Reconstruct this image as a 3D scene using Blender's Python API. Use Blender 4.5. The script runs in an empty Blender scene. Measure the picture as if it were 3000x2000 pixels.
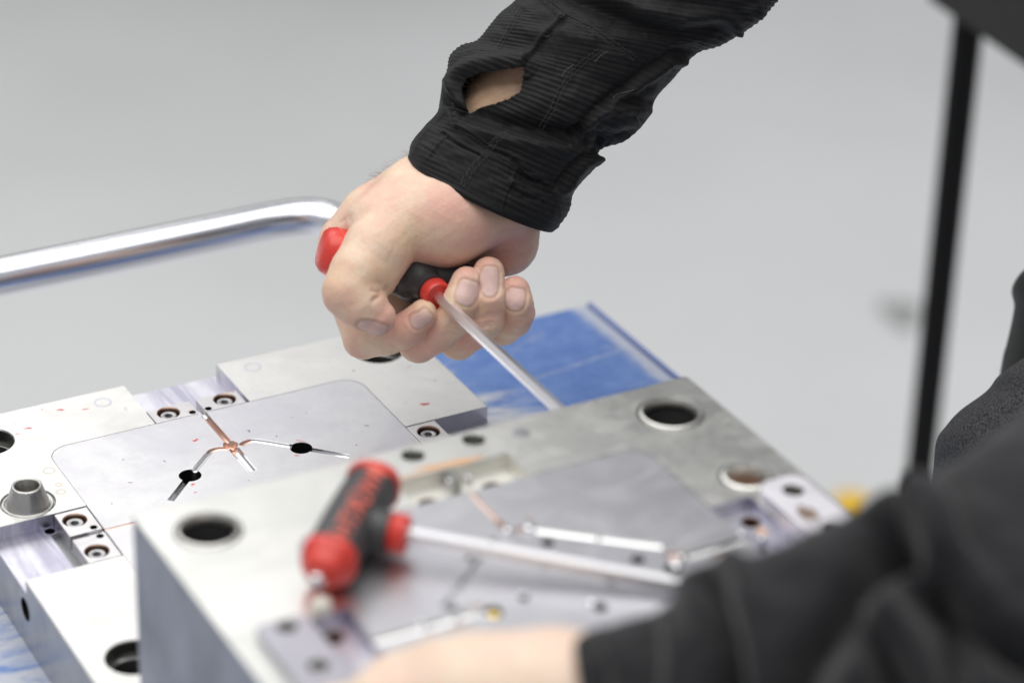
import bpy, bmesh, math, random
import numpy as np
from mathutils import Vector, Matrix
from math import radians, sin, cos, pi

random.seed(7)
RNG = np.random.default_rng(7)
sc = bpy.context.scene
COL = sc.collection

# ------------------------------------------------------------------ camera
F_PX = 7643.4                      # focal length in pixels of a 3000 px wide frame
PITCH, ROLL, YAW = radians(28.6225), radians(2.0807), radians(29.8312)
fw = Vector((0, cos(PITCH), -sin(PITCH)))
_ri = Vector((1, 0, 0)); _up = _ri.cross(fw)
RI = _ri * cos(ROLL) + _up * sin(ROLL)
UP = -_ri * sin(ROLL) + _up * cos(ROLL)
HC = 0.719425
CAM = Vector((0, 0, HC))
cd = bpy.data.cameras.new('camera'); cam = bpy.data.objects.new('camera', cd); COL.objects.link(cam)
m = Matrix((RI, UP, -fw)).transposed().to_4x4(); m.translation = CAM
cam.matrix_world = m
cd.sensor_width = 36; cd.lens = F_PX * 36 / 3000
cd.clip_start = 0.05; cd.clip_end = 200
cd.dof.use_dof = True; cd.dof.focus_distance = 1.375
cd.dof.aperture_fstop = (cd.lens / 1000) / 0.0265
cd.dof.aperture_blades = 0
sc.camera = cam

# ------------------------------------------------------------------ world, lamps, exposure
w = bpy.data.worlds.new('World'); sc.world = w; w.use_nodes = True
bg = w.node_tree.nodes['Background']
bg.inputs[0].default_value = (0.93, 0.95, 1.0, 1); bg.inputs[1].default_value = 0.31
def area(name, loc, target, sx, sy, power, color=(1, 1, 1)):
    l = bpy.data.lights.new(name, 'AREA'); l.shape = 'RECTANGLE'; l.size = sx; l.size_y = sy
    l.energy = power; l.color = color
    o = bpy.data.objects.new(name, l); COL.objects.link(o); o.location = loc
    o.rotation_euler = (Vector(target) - Vector(loc)).to_track_quat('-Z', 'Y').to_euler()
    return o
def panel(x0, x1, y0, y1, z, rad, color):          # luminous ceiling field, radiance about rad
    area('ceiling_lamp', ((x0 + x1) / 2, (y0 + y1) / 2, z), ((x0 + x1) / 2, (y0 + y1) / 2, 0), x1 - x0, y1 - y0, rad * pi * (x1 - x0) * (y1 - y0), color)
panel(-4.4, -0.55, 3.6, 7.6, 3.3, 1.24, (1, 0.99, 0.96))
panel(-2.6, 1.4, -0.6, 3.0, 3.1, 1.7, (1, 0.985, 0.955))
sc.view_settings.view_transform = 'Standard'; sc.view_settings.look = 'None'
sc.view_settings.exposure = 0.52; sc.view_settings.gamma = 1.0
sc.render.engine = 'CYCLES'
sc.render.resolution_x = 1024; sc.render.resolution_y = 682

# ------------------------------------------------------------------ frames
def ray(x, y): return fw + RI * ((x - 1500) / F_PX) - UP * ((y - 1000) / F_PX)
def at(x, y, d): return CAM + ray(x, y) * d
M0 = Matrix.Translation((-0.24210, 1.17576, 0)) @ Matrix.Rotation(YAW, 4, 'Z')   # workpiece frame
def W(a, b, z=0.0):                 # a, b, z in mm: a along the plates, b towards the viewer
    return M0 @ Vector((a / 1000, -b / 1000, z / 1000))
OH = at(1243, 840, 1.36)
MH = Matrix((RI, UP, -fw)).transposed().to_4x4(); MH.translation = OH             # hand frame (m)
MHi = MH.inverted()
def R1(x, y, wmm):                  # traced point of the fist -> hand frame, mm
    p = at(x / 2.24 + 850, y / 2.24 + 420, 1.36 - wmm / 1000)
    q = MHi @ p
    return np.array((q.x, q.y, q.z)) * 1000

# ------------------------------------------------------------------ object helpers
def tag(o, label=None, cat=None, group=None, kind=None):
    if label: o['label'] = label
    if cat: o['category'] = cat
    if group: o['group'] = group
    if kind: o['kind'] = kind
    return o
def empty(name, base, label, cat, group=None, rot=True):
    o = bpy.data.objects.new(name, None); COL.objects.link(o)
    mm = (M0.to_3x3().to_4x4() if rot else Matrix.Identity(4)); mm.translation = base
    o.matrix_world = mm; o.empty_display_size = 0.02
    return tag(o, label, cat, group)
def link(name, me, mat, parent=None, base=None, rot=True):
    """me holds world coordinates; the object gets its origin at the parent's (or at base)."""
    o = bpy.data.objects.new(name, me); COL.objects.link(o)
    if mat is not None and not len(me.materials): me.materials.append(mat)
    if parent is not None:
        root = parent
        mw = wm(root)
        me.transform(mw.inverted())
        o.parent = parent
        WM[o.name] = mw.copy()
    else:
        b = Vector(base) if base is not None else Vector((0, 0, 0))
        mm = (M0.to_3x3().to_4x4() if rot else Matrix.Identity(4)); mm.translation = b
        me.transform(mm.inverted()); o.matrix_world = mm; WM[o.name] = mm
    return o
WM = {}
def wm(o):
    return WM[o.name] if o.name in WM else o.matrix_basis.copy() if o.parent is None else o.matrix_world
def bm_mesh(bm, smooth=False, sharp=None):
    me = bpy.data.meshes.new('m'); bm.normal_update(); bm.to_mesh(me); bm.free()
    if smooth:
        for p in me.polygons: p.use_smooth = True
        if sharp: me.set_sharp_from_angle(angle=radians(sharp))
    return me
def np_mesh(V, Fc, smooth=True):
    me = bpy.data.meshes.new('m')
    V = np.asarray(V, dtype=np.float32); Fc = np.asarray(Fc, dtype=np.int32)
    me.vertices.add(len(V)); me.vertices.foreach_set('co', V.ravel())
    k = Fc.shape[1]
    me.loops.add(Fc.size); me.loops.foreach_set('vertex_index', Fc.ravel())
    me.polygons.add(len(Fc))
    me.polygons.foreach_set('loop_start', np.arange(0, Fc.size, k, dtype=np.int32))
    me.update(calc_edges=True); me.validate()
    if smooth: me.polygons.foreach_set('use_smooth', np.ones(len(me.polygons), dtype=bool))
    return me
def bm_box(bm, a0, a1, b0, b1, z0, z1, bev=0.0):
    vs = [bm.verts.new(W(a, b, z)) for z in (z0, z1) for (a, b) in ((a0, b0), (a1, b0), (a1, b1), (a0, b1))]
    fs = [bm.faces.new([vs[i] for i in f]) for f in ((0, 1, 2, 3), (7, 6, 5, 4), (4, 5, 1, 0), (5, 6, 2, 1), (6, 7, 3, 2), (7, 4, 0, 3))]
    if bev > 0:
        es = list({e for f in fs for e in f.edges})
        bmesh.ops.bevel(bm, geom=es, offset=bev / 1000, segments=2, affect='EDGES', profile=0.5)
    return vs
def prism_bm(pts, z0, z1, bev=0.0, bm=None):
    """vertical prism over a polygon of (a,b) mm"""
    own = bm is None
    if own: bm = bmesh.new()
    lo = [bm.verts.new(W(a, b, z0)) for a, b in pts]; hi = [bm.verts.new(W(a, b, z1)) for a, b in pts]
    n = len(pts)
    top = bm.faces.new(hi); bot = bm.faces.new(lo[::-1])
    for i in range(n): bm.faces.new((lo[i], lo[(i + 1) % n], hi[(i + 1) % n], hi[i]))
    bmesh.ops.recalc_face_normals(bm, faces=bm.faces)
    if bev > 0:
        bmesh.ops.bevel(bm, geom=list(top.edges), offset=bev / 1000, segments=2, affect='EDGES', profile=0.5)
    return bm
def rrect(a0, a1, b0, b1, r, n=8):
    pts = []
    for cx, cy, s in ((a1 - r, b1 - r, 0), (a0 + r, b1 - r, 90), (a0 + r, b0 + r, 180), (a1 - r, b0 + r, 270)):
        for k in range(n + 1):
            t = radians(s + 90 * k / n); pts.append((cx + r * cos(t), cy + r * sin(t)))
    return pts
def lathe_bm(prof, a, b, z=0, n=48, bm=None, axis=None, cap=False):
    """prof: list of (radius, height) mm round the vertical at (a,b)"""
    if bm is None: bm = bmesh.new()
    rings = []
    for r, h in prof:
        rings.append([bm.verts.new(W(a + r * cos(2 * pi * k / n), b + r * sin(2 * pi * k / n), z + h)) for k in range(n)])
    for i in range(len(rings) - 1):
        for k in range(n):
            bm.faces.new((rings[i][k], rings[i][(k + 1) % n], rings[i + 1][(k + 1) % n], rings[i + 1][k]))
    if cap: bm.faces.new(rings[0]); bm.faces.new(rings[-1])
    bmesh.ops.recalc_face_normals(bm, faces=bm.faces)
    return bm
def tube_bm(pts, rad, n=16, bm=None, caps=True, sub=1):
    """swept tube through world points; rad number or list"""
    if bm is None: bm = bmesh.new()
    P = [Vector(p) for p in pts]
    if not hasattr(rad, '__len__'): rad = [rad] * len(P)
    rings = []; nrm = None
    for i, p in enumerate(P):
        t = (P[min(i + 1, len(P) - 1)] - P[max(i - 1, 0)]).normalized()
        if nrm is None: nrm = t.orthogonal().normalized()
        nrm = (nrm - t * nrm.dot(t)).normalized(); bn = t.cross(nrm)
        rings.append([bm.verts.new(p + (nrm * cos(2 * pi * k / n) + bn * sin(2 * pi * k / n)) * rad[i]) for k in range(n)])
    for i in range(len(rings) - 1):
        for k in range(n):
            bm.faces.new((rings[i][k], rings[i][(k + 1) % n], rings[i + 1][(k + 1) % n], rings[i + 1][k]))
    if caps: bm.faces.new(rings[0][::-1]); bm.faces.new(rings[-1])
    return bm
def smooth_path(pts, n=8):
    P = [Vector(p) for p in pts]; out = []
    for i in range(len(P) - 1):
        p0 = P[max(i - 1, 0)]; p1 = P[i]; p2 = P[i + 1]; p3 = P[min(i + 2, len(P) - 1)]
        for k in range(n):
            t = k / n
            out.append(0.5 * ((2 * p1) + (p2 - p0) * t + (2 * p0 - 5 * p1 + 4 * p2 - p3) * t * t + (3 * p1 - p0 - 3 * p2 + p3) * t ** 3))
    out.append(P[-1]); return out
def cut(me, cutters):
    """boolean-subtract a list of world-space meshes from a world-space mesh"""
    o = bpy.data.objects.new('t', me); COL.objects.link(o)
    tmp = [o]
    for c in cutters:
        oc = bpy.data.objects.new('c', c); COL.objects.link(oc); tmp.append(oc)
        md = o.modifiers.new('b', 'BOOLEAN'); md.object = oc; md.operation = 'DIFFERENCE'; md.solver = 'EXACT'
        try: md.material_mode = 'TRANSFER'
        except Exception: pass
    bpy.context.view_layer.update()
    dg = bpy.context.evaluated_depsgraph_get()
    res = bpy.data.meshes.new_from_object(o.evaluated_get(dg))
    for t in tmp: bpy.data.objects.remove(t)
    return res
def mm_(me, mat):
    me.materials.clear(); me.materials.append(mat); return me

# ------------------------------------------------------------------ materials
def mat(name, base=(0.5, 0.5, 0.5), rough=0.5, metal=0.0, **kw):
    m = bpy.data.materials.new(name); m.use_nodes = True
    b = m.node_tree.nodes['Principled BSDF']
    b.inputs['Base Color'].default_value = (*base, 1); b.inputs['Roughness'].default_value = rough
    b.inputs['Metallic'].default_value = metal
    for k, v in kw.items(): b.inputs[k.replace('_', ' ')].default_value = v
    return m
class NT:
    def __init__(s, m): s.t = m.node_tree; s.b = s.t.nodes['Principled BSDF']; s.L = s.t.links.new
    def n(s, ty, **kw):
        x = s.t.nodes.new(ty)
        for k, v in kw.items(): setattr(x, k, v)
        return x
    def coord(s, scale=(1, 1, 1), rot=(0, 0, 0), loc=(0, 0, 0), out='Object'):
        c = s.n('ShaderNodeTexCoord'); mp = s.n('ShaderNodeMapping')
        mp.inputs['Scale'].default_value = scale; mp.inputs['Rotation'].default_value = rot; mp.inputs['Location'].default_value = loc
        s.L(c.outputs[out], mp.inputs['Vector']); return mp.outputs[0]
    def noise(s, vec, scale=5, detail=4, rough=0.6, dist=0):
        x = s.n('ShaderNodeTexNoise'); x.inputs['Scale'].default_value = scale; x.inputs['Detail'].default_value = detail
        x.inputs['Roughness'].default_value = rough; x.inputs['Distortion'].default_value = dist
        s.L(vec, x.inputs['Vector']); return x.outputs['Fac']
    def ramp(s, fac, stops):
        r = s.n('ShaderNodeValToRGB'); e = r.color_ramp.elements
        while len(e) < len(stops): e.new(0.5)
        for i, (p, c) in enumerate(stops):
            e[i].position = p; e[i].color = (*c, 1) if hasattr(c, '__len__') else (c, c, c, 1)
        s.L(fac, r.inputs[0]); return r.outputs[0]
    def mix(s, fac, a, b, mode='MIX'):
        x = s.n('ShaderNodeMix', data_type='RGBA', blend_type=mode)
        for i, v in ((0, fac), (6, a), (7, b)):
            if hasattr(v, 'links') or hasattr(v, 'is_linked'): s.L(v, x.inputs[i])
            elif hasattr(v, '__len__'): x.inputs[i].default_value = (*v, 1)
            else: x.inputs[i].default_value = v
        return x.outputs[2]
    def math(s, op, a, b=0.0, c=None, clamp=False):
        x = s.n('ShaderNodeMath', operation=op); x.use_clamp = clamp
        for i, v in ((0, a), (1, b), (2, c)):
            if v is None: continue
            if hasattr(v, 'is_linked'): s.L(v, x.inputs[i])
            else: x.inputs[i].default_value = v
        return x.outputs[0]
    def bump(s, h, strength=0.3, dist=0.001, prev=None):
        x = s.n('ShaderNodeBump'); x.inputs['Strength'].default_value = strength; x.inputs['Distance'].default_value = dist
        s.L(h, x.inputs['Height'])
        if prev is not None: s.L(prev, x.inputs['Normal'])
        return x.outputs[0]
    def base(s, c): s.L(c, s.b.inputs['Base Color'])
    def rough(s, c): s.L(c, s.b.inputs['Roughness'])
    def normal(s, c): s.L(c, s.b.inputs['Normal'])

def steel(name, base, rough, streak=(1, 40, 1), amt=0.12, stain=(0.55, 0.45, 0.3), stain_amt=0.15, bump=0.06, cloud=None, cs=(1, 1, 1)):
    m = mat(name, base, rough, 1.0); t = NT(m)
    v1 = t.coord(scale=streak); v2 = t.coord()
    fine = t.noise(v1, 90, 3, 0.6); cl = t.noise(t.coord(scale=cs), 14, 5, 0.65, 0.6); sp = t.noise(v2, 160, 3, 0.7)
    r = t.math('MULTIPLY_ADD', fine, amt, rough - amt / 2); r = t.math('MULTIPLY_ADD', cl, 0.14, r); r = t.math('SUBTRACT', r, 0.07)
    s1 = t.ramp(t.noise(t.coord(scale=(2, 70, 2), rot=(0, 0, 0.5)), 22, 2, 0.5), ((0.66, 0), (0.70, 1))); s2 = t.ramp(t.noise(t.coord(scale=(60, 2, 2), rot=(0, 0, 0.25)), 26, 2, 0.5), ((0.67, 0), (0.71, 1)))
    scr = t.math('MULTIPLY', t.math('MAXIMUM', s1, s2), t.ramp(t.noise(v2, 9, 2, 0.5), ((0.42, 0), (0.6, 1))))
    smear = t.ramp(t.noise(t.coord(scale=(1, 1.6, 1), rot=(0, 0, 0.8)), 24, 6, 0.7, 1.5), ((0.45, 0), (0.7, 1)))
    r = t.math('MULTIPLY_ADD', scr, 0.10, r); r = t.math('MULTIPLY_ADD', smear, 0.10, r)
    t.rough(r)
    c2 = cloud or tuple(x * 0.9 for x in base)
    c = t.mix(t.ramp(cl, ((0.42, 0), (0.62, 1))), base, c2)
    spots = t.ramp(t.noise(v2, 55, 6, 0.75, 1.2), ((0.64, 0), (0.72, 1)))
    c = t.mix(t.math('MULTIPLY', spots, stain_amt), c, stain)
    specks = t.ramp(sp, ((0.70, 0), (0.74, 1)))
    c = t.mix(t.math('MULTIPLY', specks, 0.35), c, (0.25, 0.24, 0.24))
    c = t.mix(t.math('MULTIPLY', scr, 0.22), c, (0.42, 0.42, 0.43)); c = t.mix(t.math('MULTIPLY', smear, 0.16), c, tuple(x * .72 for x in base))
    t.base(c)
    t.normal(t.bump(fine, bump, 0.0003))
    return m
S_PLATE = steel('ground_steel', (0.80, 0.79, 0.765), 0.33, (3, 3, 3), 0.06, bump=0.06, cloud=(0.73, 0.72, 0.705))
S_INSERT = steel('brushed_insert_steel', (0.76, 0.75, 0.765), 0.31, (2, 30, 2), 0.14, bump=0.25, stain_amt=0.25, cloud=(0.68, 0.67, 0.71))
S_INSERT_B = steel('grey_insert_steel', (0.66, 0.655, 0.68), 0.36, (2, 20, 2), 0.08, bump=0.08, cloud=(0.6, 0.6, 0.64))
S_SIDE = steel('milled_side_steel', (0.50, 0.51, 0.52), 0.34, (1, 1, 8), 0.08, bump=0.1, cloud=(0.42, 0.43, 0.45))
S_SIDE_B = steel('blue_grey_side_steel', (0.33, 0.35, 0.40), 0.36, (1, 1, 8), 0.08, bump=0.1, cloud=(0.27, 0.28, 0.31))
S_FLOOR = steel('milled_pocket_steel', (0.74, 0.73, 0.79), 0.34, (30, 2, 2), 0.16, bump=0.2, cloud=(0.48, 0.47, 0.58), cs=(7, .8, 1))
S_FLOOR2 = steel('milled_pocket_steel_crosswise', (0.62, 0.615, 0.68), 0.30, (2, 30, 2), 0.16, bump=0.25, cloud=(0.6, 0.6, 0.66))
S_BLOCK = steel('lock_block_steel', (0.74, 0.72, 0.73), 0.36, (6, 6, 6), 0.08, stain=(0.5, 0.33, 0.25), stain_amt=0.35)
S_POCKET = steel('pale_pocket_steel', (0.86, 0.85, 0.80), 0.6, (3, 3, 3), 0.06, bump=0.06)
S_GATEB = mat('tinted_gate_steel', (0.76, 0.60, 0.54), 0.3, 1.0)
S_BRIGHT = mat('bright_runner_steel', (0.84, 0.84, 0.83), 0.30, 1.0)
S_PLATE_B = steel('ground_steel_mottled', (0.84, 0.83, 0.80), 0.34, (3, 3, 3), 0.08, bump=0.06, cloud=(0.70, 0.705, 0.675), cs=(.45, .6, .6))
S_SATIN = mat('satin_bush_steel', (0.84, 0.83, 0.79), 0.36, 1.0)
S_BUSH = steel('turned_bush_steel', (0.58, 0.57, 0.55), 0.26, (1, 1, 1), 0.1, bump=0.05)
S_BLOCKB = steel('pale_lilac_block_steel', (0.92, 0.90, 0.95), 0.5, (4, 4, 4), 0.06, stain=(0.55, 0.38, 0.3), stain_amt=0.3)
S_BOLT = mat('bolt_steel', (0.42, 0.42, 0.43), 0.3, 1.0)
S_CHROME = mat('polished_steel', (0.86, 0.86, 0.88), 0.13, 1.0)
S_TUBE = mat('chrome_tube', (0.86, 0.86, 0.92), 0.17, 1.0)
S_RUN = mat('polished_runner_steel', (0.78, 0.78, 0.80), 0.20, 1.0)
S_COPPER = mat('copper_stained_steel', (0.80, 0.54, 0.44), 0.32, 1.0)
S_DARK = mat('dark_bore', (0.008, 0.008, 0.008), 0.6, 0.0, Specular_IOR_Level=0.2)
S_BORE = mat('bore_steel', (0.36, 0.36, 0.34), 0.32, 1.0)
S_RUST = mat('brown_oiled_bore', (0.16, 0.07, 0.035), 0.4, 0.5)
M_RUSTFACE = mat('rust_orange_stain', (0.74, 0.47, 0.28), 0.5, 0.6)
M_INK = mat('red_ink', (0.75, 0.10, 0.09), 0.5)
M_GHOST = mat('grey_blue_plug', (0.62, 0.62, 0.70), 0.4, 0.9)

# ------------------------------------------------------------------ the floor
FL = -0.90
m = mat('grey_floor_coating', (0.60, 0.61, 0.615), 0.38, 0.0); t = NT(m)
cl = t.noise(t.coord(), 1.1, 5, 0.55)
t.base(t.mix(t.ramp(cl, ((0.35, 0), (0.65, 1))), (0.71, 0.715, 0.72), (0.64, 0.645, 0.645)))
t.rough(t.math('MULTIPLY_ADD', cl, 0.2, 0.30))
bm = bmesh.new()
for x, y in ((-30, -20), (30, -20), (30, 60), (-30, 60)): bm.verts.new((x, y, FL))
bm.faces.new(bm.verts[:])
tag(link('floor', bm_mesh(bm), m, base=(0, 0, FL), rot=False), kind='structure')
# scuff on the floor
p = at(2640, 920, 3.482)
bm = bmesh.new(); lo = []
for k in range(24):
    t_ = 2 * pi * k / 24; r = 0.020 * (1 + 0.25 * sin(3 * t_))
    lo.append(bm.verts.new((p.x + r * 1.3 * cos(t_), p.y + r * 2 * sin(t_), FL + 0.003)))
bm.faces.new(lo)
tag(link('floor_scuff', bm_mesh(bm), mat('scuff_grey', (0.34, 0.34, 0.34), 0.6), base=(p.x, p.y, FL), rot=False), kind='structure')

# dark box added above the view, unseen, to darken the floor by reflection
bm = bmesh.new()
pc = at(300, -260, 4.9); k_ = (FL - CAM.z) / ray(300, -260).z; pc = CAM + ray(300, -260) * k_
for x0, x1, z0, z1, y0, y1 in ((-1.9, 0.75, 0.0, 1.7, 0, 1.1), (-1.8, 0.65, 1.7, 1.9, .1, 1.0)):
    vs = [bm.verts.new((pc.x + x, pc.y + y, FL + z)) for z in (z0, z1) for x, y in ((x0, y0), (x1, y0), (x1, y1), (x0, y1))]
    for f in ((0, 3, 2, 1), (4, 5, 6, 7), (0, 1, 5, 4), (1, 2, 6, 5), (2, 3, 7, 6), (3, 0, 4, 7)): bm.faces.new([vs[i] for i in f])
bmesh.ops.recalc_face_normals(bm, faces=bm.faces); bmesh.ops.bevel(bm, geom=list(bm.edges), offset=.02, segments=2, affect='EDGES')
tag(link('machine_cabinet', bm_mesh(bm), mat('green_grey_enamel', (0.06, 0.075, 0.055), 0.5), base=(pc.x, pc.y, FL), rot=False), 'dark green-grey machine cabinet far behind on the floor', 'cabinet')
# ------------------------------------------------------------------ trolley with blue top
TT = -42.0
trol = empty('trolley', W(100, 200, -900), 'workshop trolley with scratched blue top and chrome tube push handle, under the steel moulds', 'trolley')
m = mat('scratched_blue_laminate', (0.1, 0.22, 0.6), 0.34); t = NT(m)
oc = t.coord()
sx = t.n('ShaderNodeSeparateXYZ'); t.L(oc, sx.inputs[0])
n1 = t.noise(t.coord(scale=(1, 3.0, 1), rot=(0, 0, 0.3)), 16, 7, 0.7, 0.8); n2 = t.noise(oc, 60, 6, 0.7)
# worn pale zone next to the mould (a below 300 mm) and along the right rim; root sits at a=100, b=200
wear = t.ramp(t.math('MULTIPLY_ADD', sx.outputs[0], 1.0, 0.5), ((0.655, 1), (0.73, 0)))
worn = t.math('MULTIPLY', t.ramp(t.math('MULTIPLY_ADD', sx.outputs[0], 1.0, 0.5), ((0.50, 0), (0.56, 1))), wear); worn = t.math('MULTIPLY', worn, t.ramp(t.math('MULTIPLY_ADD', sx.outputs[1], 1.0, 0.0), ((0.14, 1), (0.27, 0.0))))
near = t.ramp(t.math('MULTIPLY_ADD', sx.outputs[0], 1.0, 0.5), ((0.40, 1), (0.46, 0)))
rim = t.ramp(t.math('ADD', t.math('MULTIPLY_ADD', sx.outputs[0], 1.0, 0.5), t.math('MULTIPLY_ADD', n2, 0.012, -0.006)), ((0.772, 0), (0.777, 1)))
mask = t.math('ADD', t.math('MULTIPLY', worn, 0.55), t.math('MULTIPLY', n1, 1.0))
mk = t.ramp(mask, ((0.60, 0), (0.80, 1)))
mk = t.math('MAXIMUM', mk, t.math('MULTIPLY', rim, 0.75)); mk = t.math('MAXIMUM', mk, t.math('MULTIPLY', near, t.math('MULTIPLY', t.ramp(n1, ((0.32, 0), (0.50, 1))), 0.9)))
c = t.mix(t.ramp(n2, ((0.4, 0), (0.7, 1))), (0.085, 0.175, 0.46), (0.15, 0.26, 0.56))
c = t.mix(mk, c, (0.52, 0.54, 0.58))
t.base(c)
t.rough(t.math('MULTIPLY_ADD', mk, 0.15, 0.32))
bm = bmesh.new(); bm_box(bm, -150, 384.5, -92, 540, TT - 18, TT, 1.2)
TOP = link('tabletop', bm_mesh(bm), m, trol)
# clear edge strip along the right rim, scratch line across the sheet
M_CLEAR = mat('blue_edge_strip', (0.20, 0.26, 0.52), 0.25)
bm = bmesh.new(); bm_box(bm, 385.0, 387.5, -92, 540, TT - 18, TT + 1.5, 0.4)
link('edge_strip', bm_mesh(bm), M_CLEAR, trol)
M_SCR = mat('pale_scratch', (0.36, 0.42, 0.56), 0.6)
bm = bmesh.new()
def ribbon(bm, pts, wd, z):
    vs = []
    for i, (a, b) in enumerate(pts):
        a2, b2 = pts[min(i + 1, len(pts) - 1)]; a1, b1 = pts[max(i - 1, 0)]
        d = math.hypot(a2 - a1, b2 - b1); nx, ny = -(b2 - b1) / d, (a2 - a1) / d
        ww = wd * (0.6 + 0.8 * random.random())
        vs.append((bm.verts.new(W(a + nx * ww, b + ny * ww, z)), bm.verts.new(W(a - nx * ww, b - ny * ww, z))))
    for i in range(len(vs) - 1): bm.faces.new((vs[i][0], vs[i + 1][0], vs[i + 1][1], vs[i][1]))
ribbon(bm, [(300 + 76 * k / 24, -22.5 - 9.5 * k / 24) for k in range(25)], 0.6, TT + 0.12)
for _ in range(46):
    a, b = random.uniform(238, 372), random.uniform(-85, 120); th = random.uniform(-0.5, 0.9); L = random.uniform(4, 26)
    ribbon(bm, [(a + L * q * cos(th), b + L * q * sin(th)) for q in (0, .25, .5, .75, 1)], random.uniform(0.1, 0.35), TT + 0.1)
link('scratches', bm_mesh(bm), M_SCR, trol)['kind'] = 'stuff'
hp = smooth_path([W(-180, -92, -50), W(-186, -130, -25), W(-184, -170, 0), W(-172, -198, 2), W(-145, -204, 2), W(-60, -204, 1), W(60, -204, 0),
                  W(180, -204, 0), W(222, -204, 0), W(245, -199, 0), W(258, -184, -1), W(263, -160, -6), W(265, -125, -22), W(266, -90, -48)], 8)
link('handle', bm_mesh(tube_bm(hp, 0.0118, 28), True), S_TUBE, trol)
for a in (-120, 355):
    for b in (-60, 510):
        bm = tube_bm([W(a, b, -60), W(a, b, -900)], 0.015, 16)
        link('leg', bm_mesh(bm, True, 40), S_TUBE, trol)

# ------------------------------------------------------------------ mould halves
def ccut(a, b, r, depth, ztop, mat_, cham=0.5, n=48):
    bm = lathe_bm([(r, -depth), (r, -cham), (r + cham + 1.5, 1.5)], a, b, ztop, n, cap=True)
    bmesh.ops.recalc_face_normals(bm, faces=bm.faces)
    me = bm_mesh(bm, True, 30); me.materials.append(mat_); return me
def bcut(a0, a1, b0, b1, z0, z1, mat_):
    bm = bmesh.new(); bm_box(bm, a0, a1, b0, b1, z0, z1); me = bm_mesh(bm); me.materials.append(mat_); return me
def pcut(pts, z0, z1, mat_):
    me = bm_mesh(prism_bm(pts, z0, z1)); me.materials.append(mat_); return me
def tcut(pts, r, z, mat_, n=20):
    P = [W(a, b, z + (0)) for a, b in pts]
    bm = tube_bm(P, r / 1000, n); bmesh.ops.recalc_face_normals(bm, faces=bm.faces)
    me = bm_mesh(bm, True, 50); me.materials.append(mat_); return me
def arcpath(pts, n=5):
    P = smooth_path([Vector((a, b, 0)) for a, b in pts], n); return [(p.x, p.y) for p in P]
def body_mesh(a0, a1, b0, b1, z0, z1, top, side, bev=0.7):
    bm = bmesh.new(); bm_box(bm, a0, a1, b0, b1, z0, z1, bev)
    me = bm_mesh(bm); me.materials.append(top); me.materials.append(side)
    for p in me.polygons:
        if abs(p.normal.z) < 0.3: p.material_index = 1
    return me
def bolt(parent, a, b, z, r=4.6, ring=True, depth=4.5):
    """socket-head screw seated in its counterbore; z = top of the head"""
    bm = bmesh.new()
    n = 36; hexr = r * 0.50
    prof = [(r, -depth), (r, -0.6), (r * 0.90, 0.0), (r * 0.66, 0.05)]
    lathe_bm(prof, a, b, z, n, bm)
    # recessed hexagon: ring from round rim to hex, then walls and floor
    rim = [bm.verts.new(W(a + r * 0.66 * cos(2 * pi * k / n), b + r * 0.66 * sin(2 * pi * k / n), z + 0.05)) for k in range(n)]
    def hx(k):
        th = 2 * pi * k / n; rr = hexr * cos(pi / 6) / cos(((th + pi / 6) % (pi / 3)) - pi / 6)
        return a + rr * cos(th), b + rr * sin(th)
    h0 = [bm.verts.new(W(*hx(k), z - 0.1)) for k in range(n)]; h1 = [bm.verts.new(W(*hx(k), z - 2.6)) for k in range(n)]
    for k in range(n):
        j = (k + 1) % n
        bm.faces.new((rim[k], rim[j], h0[j], h0[k])); bm.faces.new((h0[k], h0[j], h1[j], h1[k]))
    bm.faces.new(h1)
    bmesh.ops.remove_doubles(bm, verts=bm.verts, dist=1e-6)
    bmesh.ops.recalc_face_normals(bm, faces=bm.faces)
    o = link('bolt', bm_mesh(bm, True, 35), S_BOLT, parent)
    bm = bmesh.new(); vs = []
    for k in range(6):
        th = pi / 3 * k + pi / 6; vs.append(bm.verts.new(W(a + hexr * .98 * cos(th + pi / 6), b + hexr * .98 * sin(th + pi / 6), z - 2.4)))
    bm.faces.new(vs)
    return o
def blob(parent, name, a, b, ra, rb, z, mat_, irr=0.35, rot=0.0, n=22, seed=0):
    rr = random.Random(seed); bm = bmesh.new(); vs = []
    ph = [rr.uniform(0, 6.28) for _ in range(3)]
    for k in range(n):
        th = 2 * pi * k / n; q = 1 + irr * (0.6 * sin(2 * th + ph[0]) + 0.5 * sin(3 * th + ph[1]) + 0.4 * sin(5 * th + ph[2]))
        x, y = ra * q * cos(th), rb * q * sin(th)
        vs.append(bm.verts.new(W(a + x * cos(rot) - y * sin(rot), b + x * sin(rot) + y * cos(rot), z)))
    bm.faces.new(vs); bmesh.ops.triangulate(bm, faces=bm.faces)
    return link(name, bm_mesh(bm), mat_, parent)

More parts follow.
